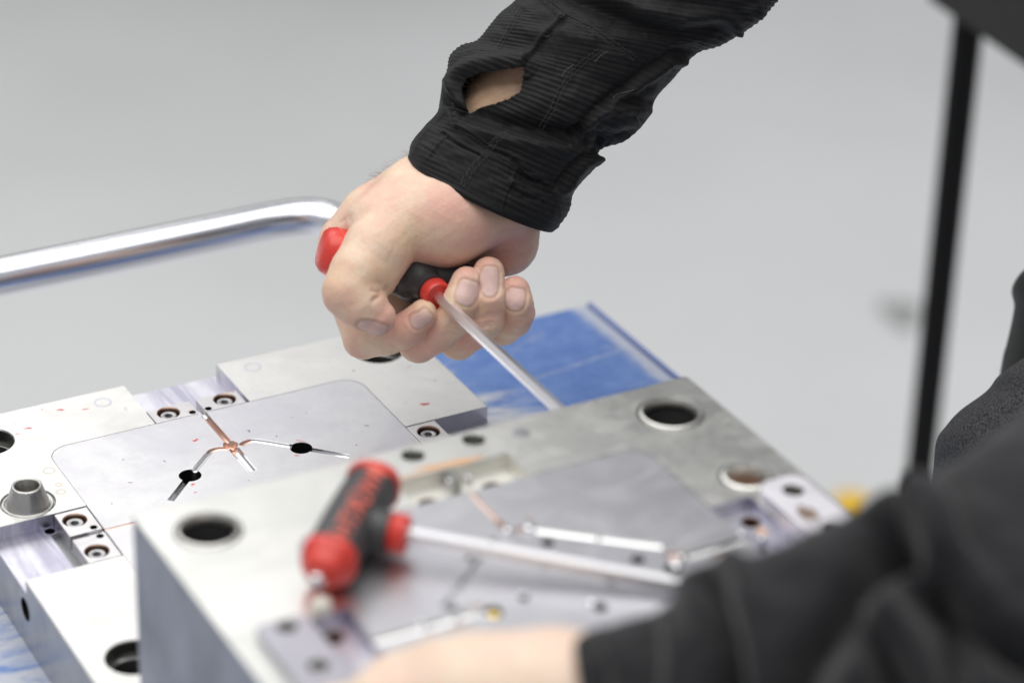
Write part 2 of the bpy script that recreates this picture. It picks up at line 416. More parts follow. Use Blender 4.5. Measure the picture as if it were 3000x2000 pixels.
# ---- mould half A (lying behind, in focus)
GA = 'steel mould halves on the trolley'
mA = empty('mould_half', W(91, 82, TT), 'steel mould half lying flat behind, with the conical bush and red ink marks', 'mould', GA)
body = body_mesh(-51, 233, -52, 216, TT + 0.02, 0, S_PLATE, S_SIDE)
cuts = [pcut(rrect(-0.22, 182.22, -5.22, 169.22, 12), -20, 1, S_SIDE),
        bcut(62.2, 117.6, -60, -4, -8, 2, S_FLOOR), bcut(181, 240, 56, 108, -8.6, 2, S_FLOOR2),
        bcut(-60, 1, 56, 107.2, -7.6, 2, S_FLOOR), bcut(62.2, 117.6, 168, 230, -8, 2, S_FLOOR),
        bcut(-22.5, -18.0, 63, 106.0, -10, 0, S_SIDE)]
for (a, b) in ((-24.5, -26), (206.5, -26), (-27, 190), (206.5, 190)):
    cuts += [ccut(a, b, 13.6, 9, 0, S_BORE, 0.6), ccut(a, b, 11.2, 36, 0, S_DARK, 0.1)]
cuts += [ccut(-26, 40.5, 13.8, 1.2, 0, S_BORE, 0.5), ccut(-21.5, 59.5, 2.6, 30, -7.6, S_DARK, 0.1)]
# threaded hole in the left side face
bm = tube_bm([W(-60, 104, -19), W(-38, 104, -19)], 0.0062, 32); c = bm_mesh(bm, True, 40); c.materials.append(S_DARK); cuts.append(c)
bodyA = link('base_plate', cut(body, cuts), None, mA)
ins = bm_mesh(prism_bm(rrect(0, 182, -5, 169, 11.8), -19.5, 0.0, 0.18)); ins.materials.append(S_INSERT)
armL = arcpath([(86.6, 35.6), (83.0, 33.8), (78.6, 33.9), (74.0, 37.4), (66, 45), (58.5, 52)]); armR = [(181 - a, b) for a, b in armL]
cuts = [tcut([(89.6, -8), (89.6, -1)], 2.1, 0.2, S_RUN), tcut([(89.6, -1.2), (89.8, 29)], 2.0, 0.2, S_COPPER),
        tcut([(89.8, 38), (89.6, 62)], 2.9, 0.35, S_RUN),
        tcut(armL[:11], 1.75, 0.15, S_COPPER), tcut(armR[:11], 1.75, 0.15, S_COPPER), tcut(armL[9:], 1.85, 0.15, S_RUN), tcut(armR[9:], 1.85, 0.15, S_RUN),
        tcut([(58.5, 52), (40, 70.4)], 1.9, 0.15, S_RUN), tcut([(122.5, 52), (141.5, 71)], 1.9, 0.15, S_RUN),
        tcut([(-6, 81.6), (38, 82)], 0.9, 0.2, S_COPPER),
        ccut(58.5, 52, 5.9, 16, 0, S_DARK, 0.05), ccut(122.2, 52, 5.9, 16, 0, S_DARK, 0.05)]
bm = lathe_bm([(2.4, -3.2), (5.0, 1.2)], 89.8, 32.6, 0, 8, cap=True); c = bm_mesh(bm); c.materials.append(S_COPPER); cuts.append(c)
bm = lathe_bm([(1.8, -2.6), (3.6, 1.0)], 89.8, 37.6, 0, 4, cap=True); c = bm_mesh(bm); c.materials.append(S_COPPER); cuts.append(c)
insA = link('cavity_insert', cut(ins, cuts), None, mA)
# knurled ejector land in the lower runner
def lock_block(parent, a0, a1, b0, b1, bolts, pins, z=0.0, h=7.4, extra=()):
    me = bm_mesh((lambda q: (bm_box(q, a0, a1, b0, b1, z - h, z, 0.25), q)[1])(bmesh.new())); me.materials.append(S_BLOCK)
    cs = [ccut(a, b, 5.9, 5.6, z, S_RUSTRIM, 0.5) for a, b in bolts] + [ccut(a, b, 1.9, 5, z, S_DARK, 0.1, 24) for a, b in pins] + list(extra)
    o = link('lock_block', cut(me, cs), None, parent)
    for a, b in bolts: bolt(o, a, b, z - 1.6)
    return o
S_RUSTRIM = mat('bronze_bore_rim', (0.45, 0.30, 0.22), 0.35, 1.0)
lock_block(mA, 62.9, 87.9, -20, -5.6, [(73.0, -13.0)], [(84.9, -7.9)])
lock_block(mA, 91.8, 115.6, -20, -5.6, [(106.2, -13.4)], [(94.2, -7.9)])
bm = bmesh.new(); bm_box(bm, 88.1, 91.6, -13, -5.6, -7.8, -3.2, 0.2); link('gate_key', bm_mesh(bm), S_RUN, mA)
lock_block(mA, -18.0, -0.6, 57.2, 79.6, [(-10.4, 66.4)], [(-4.2, 76.8)])
lock_block(mA, -18.0, -0.6, 83.2, 106.4, [(-10.6, 98.0)], [(-4.2, 85.8)])
bm = bmesh.new(); bm_box(bm, -8, -0.5, 79.8, 83.0, -7.4, -1.4, 0.2); link('gate_key', bm_mesh(bm), S_RUN, mA)
lock_block(mA, 182.4, 199.6, 56.8, 80.5, [(191.2, 66.2)], [])
# leader bush
bm = lathe_bm([(13.2, -0.9), (13.2, -0.3), (12.6, 0.0), (11.9, -0.3), (11.4, -0.5), (11.2, -0.2), (10.9, 0.4), (10.6, 1.6), (8.0, 9.6), (7.7, 10.3), (7.1, 10.6), (6.4, 10.4), (6.1, 9.8), (6.1, -8)], -26, 40.5, 0, 64)
link('leader_bush', bm_mesh(bm, True, 50), S_BUSH, mA)
# faint plugs
for a, b in ((45.0, -38.8), (134.5, -39.6)):
    bm = lathe_bm([(3.9, 0.02), (4.4, 0.10), (4.9, 0.02)], a, b, 0.02, 32); link('plug_ring', bm_mesh(bm, True), M_GHOST, mA)
# red ink marks: (pixel in photo of the first half) converted to plate mm
for i, (a, b, ra, rb, rt) in enumerate(((-0.8, -30.2, 2.6, .5, 0.2), (21.7, -41.3, 1.5, .9, .2), (33.9, -36.0, 1.8, .4, 0), (12.7, -45.7, .6, .4, 0),
        (-7.7, -27.2, 1.2, .3, .3), (74.3, 20.4, 1.1, .8, 0.8), (76.0, 19.6, .8, .5, 0), (56.3, 60.8, .9, .8, 0), (54.6, 68.5, .7, .4, 0),
        (124.9, 44.9, 2.6, .25, 0.9), (116.9, 57.9, 1.4, .35, 0.9), (202.8, 39.0, 2.3, 1.2, .5), (113.6, -19, .8, .35, 0.4))):
    blob(mA, 'ink_mark', a, b, ra, rb, 0.05 + 0.004 * i, M_INK, 0.4, rt, seed=i)
M_SPECK = mat('dark_speck', (0.30, 0.29, 0.30), 0.5, 0.6)
for i, (a, b, q) in enumerate(((183.9, -11.6, .8), (163.9, 46.1, .9), (104.4, 23.8, 1.1), (115.6, 35.1, .7), (33, 22, .6), (28, 45, .8), (52, 33, .7), (140, 20, .5), (150, 62, .6), (214, -2, .6), (220, 18, .6), (84, 70, .5), (12, 60, .6))):
    blob(mA, 'speck', a, b, q * 1.3, q * .6, 0.05 + .003 * i, M_SPECK, 0.45, i * .7, 14, 50 + i)
M_ST = mat('rust_ring_stain', (0.62, 0.50, 0.36), 0.6)
for i, (a, b, r) in enumerate(((-7.2, 38.0, 2.2), (-5.5, 15.6, 3.0), (-5.9, 31.0, 1.6))):
    bm = lathe_bm([(r - .25, 0.03), (r + .25, 0.03)], a, b, 0, 28); link('stain_ring', bm_mesh(bm), M_ST, mA)

# ---- mould half B (standing in front, higher)
ZB = 107.0
mB = empty('mould_half', W(101, 367, TT), 'thick steel mould half in front, blurred, with a screwdriver lying on it', 'mould', GA)
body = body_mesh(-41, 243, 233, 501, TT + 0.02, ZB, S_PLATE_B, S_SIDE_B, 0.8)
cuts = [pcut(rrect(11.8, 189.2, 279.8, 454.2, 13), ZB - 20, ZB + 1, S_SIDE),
        bcut(72.5, 130.5, 258.5, 281, ZB - 8, ZB + 2, S_POCKET),
        bcut(188, 210.0, 338, 396, ZB - 5, ZB + 2, S_FLOOR), bcut(-14, 13, 338, 396, ZB - 5, ZB + 2, S_FLOOR)]
for (a, b, r) in ((-16.5, 259, 12.4), (216.5, 260.5, 13.2), (-16.5, 475, 12.4), (216.5, 475, 13.0)):
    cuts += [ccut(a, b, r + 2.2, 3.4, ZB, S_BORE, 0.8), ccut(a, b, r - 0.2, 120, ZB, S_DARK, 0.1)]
cuts += [ccut(217.5, 323.5, 12.0, 10, ZB, S_BORE, 0.8), ccut(122.3, 241.3, 4.9, 4.5, ZB, S_BORE, 0.6), ccut(91.0, 241.7, 4.9, 4.5, ZB, S_BORE, 0.6),
         ccut(116.8, 271.2, 4.9, 12, ZB - 8, S_RUST, 0.4), ccut(84.5, 270.8, 4.9, 12, ZB - 8, S_RUST, 0.4),
         ccut(203.0, 350.0, 4.2, 10, ZB - 5, S_RUST, 0.4), ccut(0.8, 347.9, 4.2, 10, ZB - 5, S_RUST, 0.4)]
bodyB = link('base_plate', cut(body, cuts), None, mB)
# collars standing in the corner bores
for (a, b, r) in ((-16.5, 259, 12.2), (216.5, 260.5, 12.8), (-16.5, 475, 12.2), (216.5, 475, 12.8)):
    bm = lathe_bm([(r + 2.0, -3.3), (r + 2.0, 0.2), (r + 1.4, 0.9), (r + .6, 0.9), (r - .1, -1.0), (r - .3, -2.2), (r - .3, -3.5)], a, b, ZB, 64)
    link('guide_collar', bm_mesh(bm, True, 50), S_SATIN, mB)
bm = lathe_bm([(11.6, -6), (11.6, 0.2), (11.0, 0.9), (9.4, 0.9), (8.4, -1.5), (8.2, -4.5), (8.0, -8)], 217.5, 323.5, ZB, 48)
link('guide_collar', bm_mesh(bm, True, 50), S_SATIN, mB)
bm = lathe_bm([(8.6, -7.6), (3.0, -7.6), (2.6, -6.0), (1.4, -5.4), (0.2, -5.4)], 217.5, 323.5, ZB, 32)
link('spring_seat', bm_mesh(bm, True, 40), S_RUST, mB)
ins = bm_mesh(prism_bm(rrect(12, 189, 280, 454, 12.8), ZB - 19.5, ZB, 0.25)); ins.materials.append(S_INSERT_B)
armB = [(109.5, 318.8), (131.4, 337.3)]; armB2 = [(132.6, 338.3), (153.5, 355.2)]
mir = lambda P: [(201 - a, b) for a, b in P]
S_GATE = S_COPPER
cuts = [tcut([(99.5, 262), (99.2, 316)], 1.6, ZB + .2, S_GATEB),
        tcut(armB, 2.7, ZB + .6, S_BRIGHT), tcut(armB2, 2.7, ZB + .6, S_BRIGHT), tcut(mir(armB), 1.9, ZB + .3, S_RUN), tcut(mir(armB2), 1.9, ZB + .3, S_RUN),
        tcut([(158.5, 367), (195, 366.4)], 2.7, ZB + .6, S_BRIGHT), tcut([(6, 363.9), (57, 364.1)], 3.0, ZB + .6, S_BRIGHT),
        tcut([(107, 316), (103, 318)], 1.8, ZB, S_GATEB), tcut([(151, 362), (156, 368)], 2.2, ZB, S_GATEB)]
for a, b, r in ((110.4, 331.5, 2.6), (138.6, 359.5, 2.8), (100, 347, 2.2), (120.6, 368, 2.4), (64.5, 366.8, 4.0), (80.5, 364, 1.8), (106, 383.5, 2.8), (148, 372, 3.4), (50.5, 358, 2.0), (74.5, 327, 1.5)):
    cuts.append(ccut(a, b, r, 8, ZB, S_DARK, 0.3, 24))
insB = link('core_insert', cut(ins, cuts), None, mB)
def stud(a, b, r, h, mt, nm='ejector_pin', par=None):
    bm = lathe_bm([(r, -4), (r, h - r * .5), (r * .87, h - r * .2), (r * .5, h), (0.05, h)], a, b, ZB, 24)
    return link(nm, bm_mesh(bm, True), mt, par or mB)
for a, b, r, h in ((98.8, 316.5, 2.3, 2.2), (108.4, 318.3, 2.6, 1.8), (104.0, 379.5, 2.4, 1.6), (81.8, 361, 1.6, 1.2), (150.8, 370.8, 2.9, 1.5), (155.8, 367.2, 2.0, 1.6),
                  (34.5, 360.5, 1.7, 1.2), (33.8, 366.8, 1.8, 1.2), (49, 364, 1.6, 1.0), (95.4, 268.6, 1.5, 1.0), (104.8, 269.6, 1.5, 1.0), (60, 368, 2.0, 1.0), (190, 362, 1.5, 1), (196, 369, 1.8, 1)):
    stud(a, b, r, h, S_CHROME)
M_BRASS = mat('brass', (0.85, 0.62, 0.15), 0.25, 1.0)
stud(64.5, 368.0, 3.0, 0.2, M_BRASS, 'brass_pin')
# gate plug at the top recess and its rusty smear
bm = bmesh.new(); bm_box(bm, 98.0, 102.0, 259.5, 268.5, ZB - 7.8, ZB - 0.6, .4); link('gate_key', bm_mesh(bm), S_BORE, mB)
blob(mB, 'rust_smear', 103, 255.4, 14, 2.6, ZB + 0.05, M_RUSTFACE, 0.25, 0.08, 30, 3)
blob(mB, 'rust_smear', 84, 257.2, 10, .9, ZB + 0.06, M_RUSTFACE, 0.3, 0.0, 30, 4)
bm = lathe_bm([(0.05, 0.06), (3.6, 0.06), (4.2, 0.02)], 144.8, 245.9, ZB, 32); link('plug', bm_mesh(bm, True), mat('grey_plug', (0.45, 0.45, 0.48), 0.4, 1.0), mB)
M_OIL = mat('brown_oil_film', (0.50, 0.36, 0.27), 0.35, 0.8)
# raised side blocks
def raised_block(pts, z1, holes, mt_):
    me = bm_mesh(prism_bm(pts, ZB + 0.05, z1, 0.6)); me.materials.append(mt_)
    cs = [ccut(a, b, r, 5, z1, mt, 0.5) for a, b, r, mt in holes]
    return link('side_block', cut(me, cs), None, mB)
S_RBLOCK = steel('lilac_block_steel', (0.50, 0.49, 0.54), 0.36, (4, 4, 4), 0.06, stain=(0.5, 0.35, 0.28), stain_amt=0.2)
raised_block(rrect(210.6, 234.5, 339.5, 396, 8), ZB + 7, [(223.4, 351.4, 4.4, S_BORE), (222, 384, 4.4, S_BORE)], S_BLOCKB)
raised_block(rrect(-30.5, -8.0, 339.5, 396, 2.5), ZB + 5, [(-18.7, 345.6, 3.9, S_BORE), (-18.4, 375, 3.9, S_BORE)], S_RBLOCK)
for i, (a, b) in enumerate(((191.5, 343.5), (199.5, 356.5))): pass
blob(mB, 'rust_smear', 203.5, 358, 1.8, 3.5, ZB - 4.9, M_RUSTFACE, 0.3, 0, 24, 8)
for i, (a, b, ra, rb, rt) in enumerate(((99, 308, 3, 1.6, .3), (156, 363, 3.4, 1.6, .4), (60, 360, 4, 1.2, 0), (112, 312, 2.5, 1, .8), (172, 371, 5, .8, 0), (48, 369, 5, 1, .1))):
    blob(mB, 'oil_smear', a, b, ra, rb, ZB + 0.05 + i * .004, M_OIL, 0.4, rt, 24, 70 + i)
blob(mB, 'rust_smear', 218, 370, 3.5, 7, ZB + 7.06, M_OIL, 0.35, 0.2, 24, 90)
bm = lathe_bm([(4.5, 0), (4.5, 3.5), (3.6, 5.2), (1.8, 6.2), (0.05, 6.4)], 1.5, 334.5, ZB, 32)
link('locating_stud', bm_mesh(bm, True), mat('cream_stud', (0.80, 0.77, 0.68), 0.35), mB)
# screw in the back face of the second half (the one being turned)

# ------------------------------------------------------------------ T-handle screwdrivers
M_BLACKG = mat('black_rubber_grip', (0.060, 0.061, 0.063), 0.45); 
M_RED = mat('red_handle_plastic', (0.72, 0.060, 0.045), 0.30)
M_REDT = mat('red_print', (0.78, 0.16, 0.12), 0.5)
def screwdriver(label, c, ax, sh, up, L, rad, shaft_len, hexr, stub=6.0, text=None, necklen=None, neckr=7.0, thin=0):
    """c: centre of the handle, ax: unit axis from plain end to hexagon stub, sh: shaft direction (world metres, unit)"""
    ax = ax.normalized(); side = ax.cross(sh).normalized()
    shp = side.cross(ax).normalized()       # perpendicular to the axis, towards the shaft
    root = empty('screwdriver', c, label, 'screwdriver', 'T-handle screwdrivers')
    def section(s, ra, rb, bm, n=40, p=2.5):
        vs = []
        for k in range(n):
            th = 2 * pi * k / n; ct, st = cos(th), sin(th)
            x = ra * math.copysign(abs(ct) ** (2 / p), ct); y = rb * math.copysign(abs(st) ** (2 / p), st)
            vs.append(bm.verts.new(c + ax * s + side * x + shp * y))
        return vs
    def loft(rows, name, mt, parent=root, capit=True):
        bm = bmesh.new(); rr = [section(s, ra, rb, bm) for s, ra, rb in rows]
        for i in range(len(rr) - 1):
            for k in range(len(rr[0])):
                j = (k + 1) % len(rr[0]); bm.faces.new((rr[i][k], rr[i][j], rr[i + 1][j], rr[i + 1][k]))
        if capit: bm.faces.new(rr[0][::-1]); bm.faces.new(rr[-1])
        bmesh.ops.recalc_face_normals(bm, faces=bm.faces)
        return link(name, bm_mesh(bm, True, 60), mt, parent)
    h = L / 2; r = rad
    gr = []; e = h - 0.012 + thin * .001; ea = h - 0.012 + thin * 0.005
    for k in range(21):
        q = -1 + 2 * k / 20; s = -ea + (e + ea) * k / 20
        gr.append((s, r * (0.90 + 0.17 * (1 - q * q)) , r * (1.0 + 0.02 * (1 - q * q))))
    loft(gr, 'grip', M_BLACKG)
    e0 = ea
    loft([(-e0, r * 1.0, r * 1.05), (-e0 - .001, r * 1.05, r * 1.10), (-e0 - 0.006 + thin * .003, r * 1.03, r * 1.08), (-e0 - .0095 + thin * .004, r * .93, r * .97), (-e0 - .0115 + thin * .005, r * .78, r * .8), (-e0 - .0122 + thin * .005, r * .5, r * .5)], 'end_cap', M_RED)
    loft([(e, r * 1.0, r * 1.05), (e + .001, r * 1.06, r * 1.08), (e + 0.0048, r * 1.02, r * 1.03), (e + 0.0060, r * .84, r * .85), (e + .0105, r * .70, r * .71), (e + .0125, r * .58, r * .58), (e + .0135, r * .40, r * .40)], 'end_cap', M_RED)
    def rod(p0, d, rows, name, mt, n=6, ph=0.3, shade=35, parent=root):
        d = d.normalized(); u = d.orthogonal().normalized() if abs(d.dot(ax)) > .95 else (ax - d * ax.dot(d)).normalized(); v = d.cross(u)
        bm = bmesh.new(); rr = []
        for s, q in rows:
            rr.append([bm.verts.new(p0 + d * s + (u * cos(2 * pi * k / n + ph) + v * sin(2 * pi * k / n + ph)) * q) for k in range(n)])
        for i in range(len(rr) - 1):
            for k in range(n):
                j = (k + 1) % n; bm.faces.new((rr[i][k], rr[i][j], rr[i + 1][j], rr[i + 1][k]))
        bm.faces.new(rr[0][::-1]); bm.faces.new(rr[-1]); bmesh.ops.recalc_face_normals(bm, faces=bm.faces)
        return link(name, bm_mesh(bm, True, shade), mt, parent)
    rod(c + ax * (h + .0005), ax, [(-.004, hexr), (stub - .0006, hexr), (stub, hexr * .85)], 'hexagon_stub', S_CHROME)
    nl = necklen
    fl_ = 0.55 if thin else 1.0
    nk = [(0.0, neckr * 1.9 * fl_), (r * .75, neckr * 1.7 * max(fl_, .6)), (r * 1.0, neckr * 1.25 * max(fl_, .85)), (r * 1.2, neckr * 1.02), (nl - .009, neckr * .98), (nl - .008, neckr * 1.03), (nl - .0055, neckr * 1.03), (nl - .005, neckr * .93), (nl - .0035, neckr * .93), (nl - .003, neckr), (nl - .0008, neckr * .99), (nl, neckr * .92), (nl, neckr * .80), (nl - .0008, neckr * .74), (nl - .0010, neckr * .30)]
    kb = [q for q in nk if q[0] <= nl - .0078]; kr = [(nl - .0078, neckr * .9)] + [q for q in nk if q[0] > nl - .0078]
    rod(c, sh, kb, 'grip_neck', M_BLACKG, 40, 0, 40); rod(c, sh, kr, 'neck', M_RED, 40, 0, 40)
    rod(c + sh * (nl - .003), sh, [(0, hexr), (shaft_len - .001, hexr), (shaft_len, hexr * .8)], 'shaft', S_SHAFT, 6, 0.12, 20)
    if text:
        cu = bpy.data.curves.new('t', 'FONT'); cu.body = text; cu.size = text_size; cu.space_character = 1.05
        cu.offset = 0.00012
        to = bpy.data.objects.new('t', cu); COL.objects.link(to); bpy.context.view_layer.update()
        me = bpy.data.meshes.new_from_object(to.evaluated_get(bpy.context.evaluated_depsgraph_get())); bpy.data.objects.remove(to)
        bm = bmesh.new(); bm.from_mesh(me)
        bmesh.ops.triangulate(bm, faces=bm.faces); bmesh.ops.subdivide_edges(bm, edges=bm.edges, cuts=2, use_grid_fill=True)
        # emblem: disc with two wedge gaps beside the first letter
        mx = max(v.co.x for v in bm.verts); H = text_size * .70
        for half in (0, 1):
            cen = bm.verts.new((-H * .75, H * .5, 0)); ring = []
            for k in range(15):
                th = pi / 2 + .16 + half * pi + (pi - .32) * k / 14; ring.append(bm.verts.new((-H * .75 + H * .62 * cos(th), H * .5 + H * .62 * sin(th), 0)))
            for k in range(14): bm.faces.new((cen, ring[k], ring[k + 1]))
        xs = -H * 1.4; wid = mx - xs
        nrm = up
        for v in bm.verts:
            s = (v.co.x - (xs + mx) / 2) + text_shift; y = v.co.y - H / 2
            s *= text_dir
            # wrap round the grip on its upper side
            q = max(-1, min(1, s / (h - .012))); rr_ = r * (0.98 + .19 * (1 - q * q)) + .0004
            th = y * text_dir / rr_ + text_ang
            e1 = side * text_side; e2 = -shp
            v.co = c + ax * s + (e1 * cos(th) + e2 * sin(th)) * rr_
        link('lettering', bm_mesh(bm), M_REDT, root)
    return root
S_SHAFT = mat('satin_shaft_steel', (0.93, 0.925, 0.95), 0.36, 1.0)
# the one lying on the front mould half
ex = (W(1, 0, 0) - W(0, 0, 0)).normalized(); ey = (W(0, 1, 0) - W(0, 0, 0)).normalized(); ez = Vector((0, 0, 1))
r2 = 0.0113
def onz(x, y, z):
    r_ = ray(x, y); return CAM + r_ * ((z - HC) / r_.z)
c2 = at(1037, 1530, 1.128)
e_top, e_bot = onz(1108, 1396, 0.1215), onz(948, 1668, 0.1200)
c2 = (e_top + e_bot) / 2
ax2 = (e_bot - e_top).normalized()
c2 = c2 + ax2 * 0.002
sh_end = onz(1985, 1714, 0.1115)
nk2 = c2
sh2 = (sh_end - c2).normalized()
text_size = 0.0122; text_dir = 1; text_side = 1; text_ang = -0.25; text_shift = -0.004
screwdriver('black and red T-handle screwdriver lying blurred on the front steel mould', c2, ax2, sh2, ez, (e_bot - e_top).length, r2, 0.150, 0.0034, 0.007, 'WÜRTH', 0.0250, 0.0088, 1)
# the one in the fist
ca, cb_ = at(938, 727, 1.347), at(1556, 896, 1.380)
ax1 = (cb_ - ca).normalized()
colr = at(1252, 838, 1.328)
tipw = W(183.2, 232.6, 93.5)
sh1 = (tipw - colr).normalized()
colr = colr - sh1 * 0.0095
# centre of the handle chosen so that the shaft runs through the traced collar
cc = ca + ax1 * 0.0520
shd = (tipw - cc).normalized()
T1 = screwdriver('black and red T-handle screwdriver gripped in the right fist, shaft pointing down', cc, ax1, shd, UP, 0.104, 0.0120,
                 (tipw - cc).length - (colr - cc).length + 0.003, 0.0030, 0.014, None, (colr - cc).length, 0.0078)

# ------------------------------------------------------------------ the person: implicit-surface hands
class Field:
    """smooth union of tapered capsules sampled on a grid (mm, hand frame)"""
    def __init__(s, lo, hi, h):
        s.h = h; s.lo = np.array(lo, float); s.n = np.ceil((np.array(hi) - s.lo) / h).astype(int) + 1
        s.D = np.full(tuple(s.n), 30.0, dtype=np.float32)
        s.ax = [s.lo[i] + h * np.arange(s.n[i]) for i in range(3)]
    def sub(s, lo, hi):
        i0 = np.clip(np.floor((np.array(lo) - s.lo) / s.h).astype(int), 0, s.n); i1 = np.clip(np.ceil((np.array(hi) - s.lo) / s.h).astype(int) + 1, 0, s.n)
        sl = tuple(slice(a, b) for a, b in zip(i0, i1))
        g = np.meshgrid(*[s.ax[i][sl[i]].astype(np.float32) for i in range(3)], indexing='ij', sparse=True)
        return sl, g
    @staticmethod
    def cone(g, a, b, ra, rb):
        a = np.asarray(a, float); b = np.asarray(b, float); d = b - a; L2 = float(d @ d) + 1e-9
        t = np.clip(((g[0] - a[0]) * d[0] + (g[1] - a[1]) * d[1] + (g[2] - a[2]) * d[2]) / L2, 0, 1)
        x = g[0] - a[0] - d[0] * t; y = g[1] - a[1] - d[1] * t; z = g[2] - a[2] - d[2] * t
        return np.sqrt(x * x + y * y + z * z) - (ra + (rb - ra) * t)
    def add(s, a, b, ra, rb, k=2.0):
        m = max(ra, rb) + 7 + k
        sl, g = s.sub(np.minimum(a, b) - m, np.maximum(a, b) + m)
        if min(x.stop - x.start for x in sl) <= 0: return
        d = s.cone(g, a, b, ra, rb); D = s.D[sl]
        h = np.clip(0.5 + 0.5 * (D - d) / k, 0, 1)
        s.D[sl] = D + (d - D) * h - k * h * (1 - h)
    def carve(s, a, b, ra, rb, k=1.0):
        m = max(ra, rb) + 3 + k
        sl, g = s.sub(np.minimum(a, b) - m, np.maximum(a, b) + m)
        if min(x.stop - x.start for x in sl) <= 0: return
        d = -s.cone(g, a, b, ra, rb); D = s.D[sl]
        h = np.clip(0.5 - 0.5 * (D - d) / k, 0, 1)
        s.D[sl] = D + (d - D) * h + k * h * (1 - h)
    def merge(s, o, k):
        h = np.clip(0.5 + 0.5 * (s.D - o.D) / k, 0, 1); s.D = s.D + (o.D - s.D) * h - k * h * (1 - h)
    def mesh(s):
        D = s.D; ins = D < 0; n = D.shape
        cnt = np.zeros(tuple(x - 1 for x in n), dtype=np.int8)
        for i in (0, 1):
            for j in (0, 1):
                for k in (0, 1): cnt += ins[i:n[0] - 1 + i, j:n[1] - 1 + j, k:n[2] - 1 + k]
        act = (cnt > 0) & (cnt < 8); idx = np.full(act.shape, -1, dtype=np.int64); I = np.argwhere(act); idx[act] = np.arange(len(I))
        V = np.zeros((len(I), 3)); C = np.zeros(len(I))
        cor = [(i, j, k) for i in (0, 1) for j in (0, 1) for k in (0, 1)]
        for a in range(8):
            for b in range(a + 1, 8):
                ca_, cb2 = np.array(cor[a]), np.array(cor[b])
                if np.abs(ca_ - cb2).sum() != 1: continue
                da = D[I[:, 0] + ca_[0], I[:, 1] + ca_[1], I[:, 2] + ca_[2]]; db = D[I[:, 0] + cb2[0], I[:, 1] + cb2[1], I[:, 2] + cb2[2]]
                c = (da < 0) != (db < 0); t = np.where(c, da / np.where(c, da - db, 1), 0)
                V += np.where(c[:, None], ca_ + (cb2 - ca_) * t[:, None], 0); C += c
        V = (I + V / C[:, None]) * s.h + s.lo
        F = []
        for ax in range(3):
            e0 = [slice(None)] * 3; e1 = [slice(None)] * 3; e0[ax] = slice(0, n[ax] - 1); e1[ax] = slice(1, n[ax])
            a, b = ins[tuple(e0)], ins[tuple(e1)]; E = np.argwhere(a != b)
            u, v = [(1, 2), (2, 0), (0, 1)][ax]
            ok = (E[:, u] > 0) & (E[:, v] > 0) & (E[:, u] < n[u] - 1) & (E[:, v] < n[v] - 1); E = E[ok]
            sg = a[tuple(E.T)]
            def cell(du, dv):
                q = E.copy(); q[:, u] -= du; q[:, v] -= dv; return idx[tuple(q.T)]
            Q = np.stack([cell(1, 1), cell(0, 1), cell(0, 0), cell(1, 0)], 1)
            Q = np.where(sg[:, None], Q, Q[:, ::-1]); F.append(Q)
        return V, np.concatenate(F)

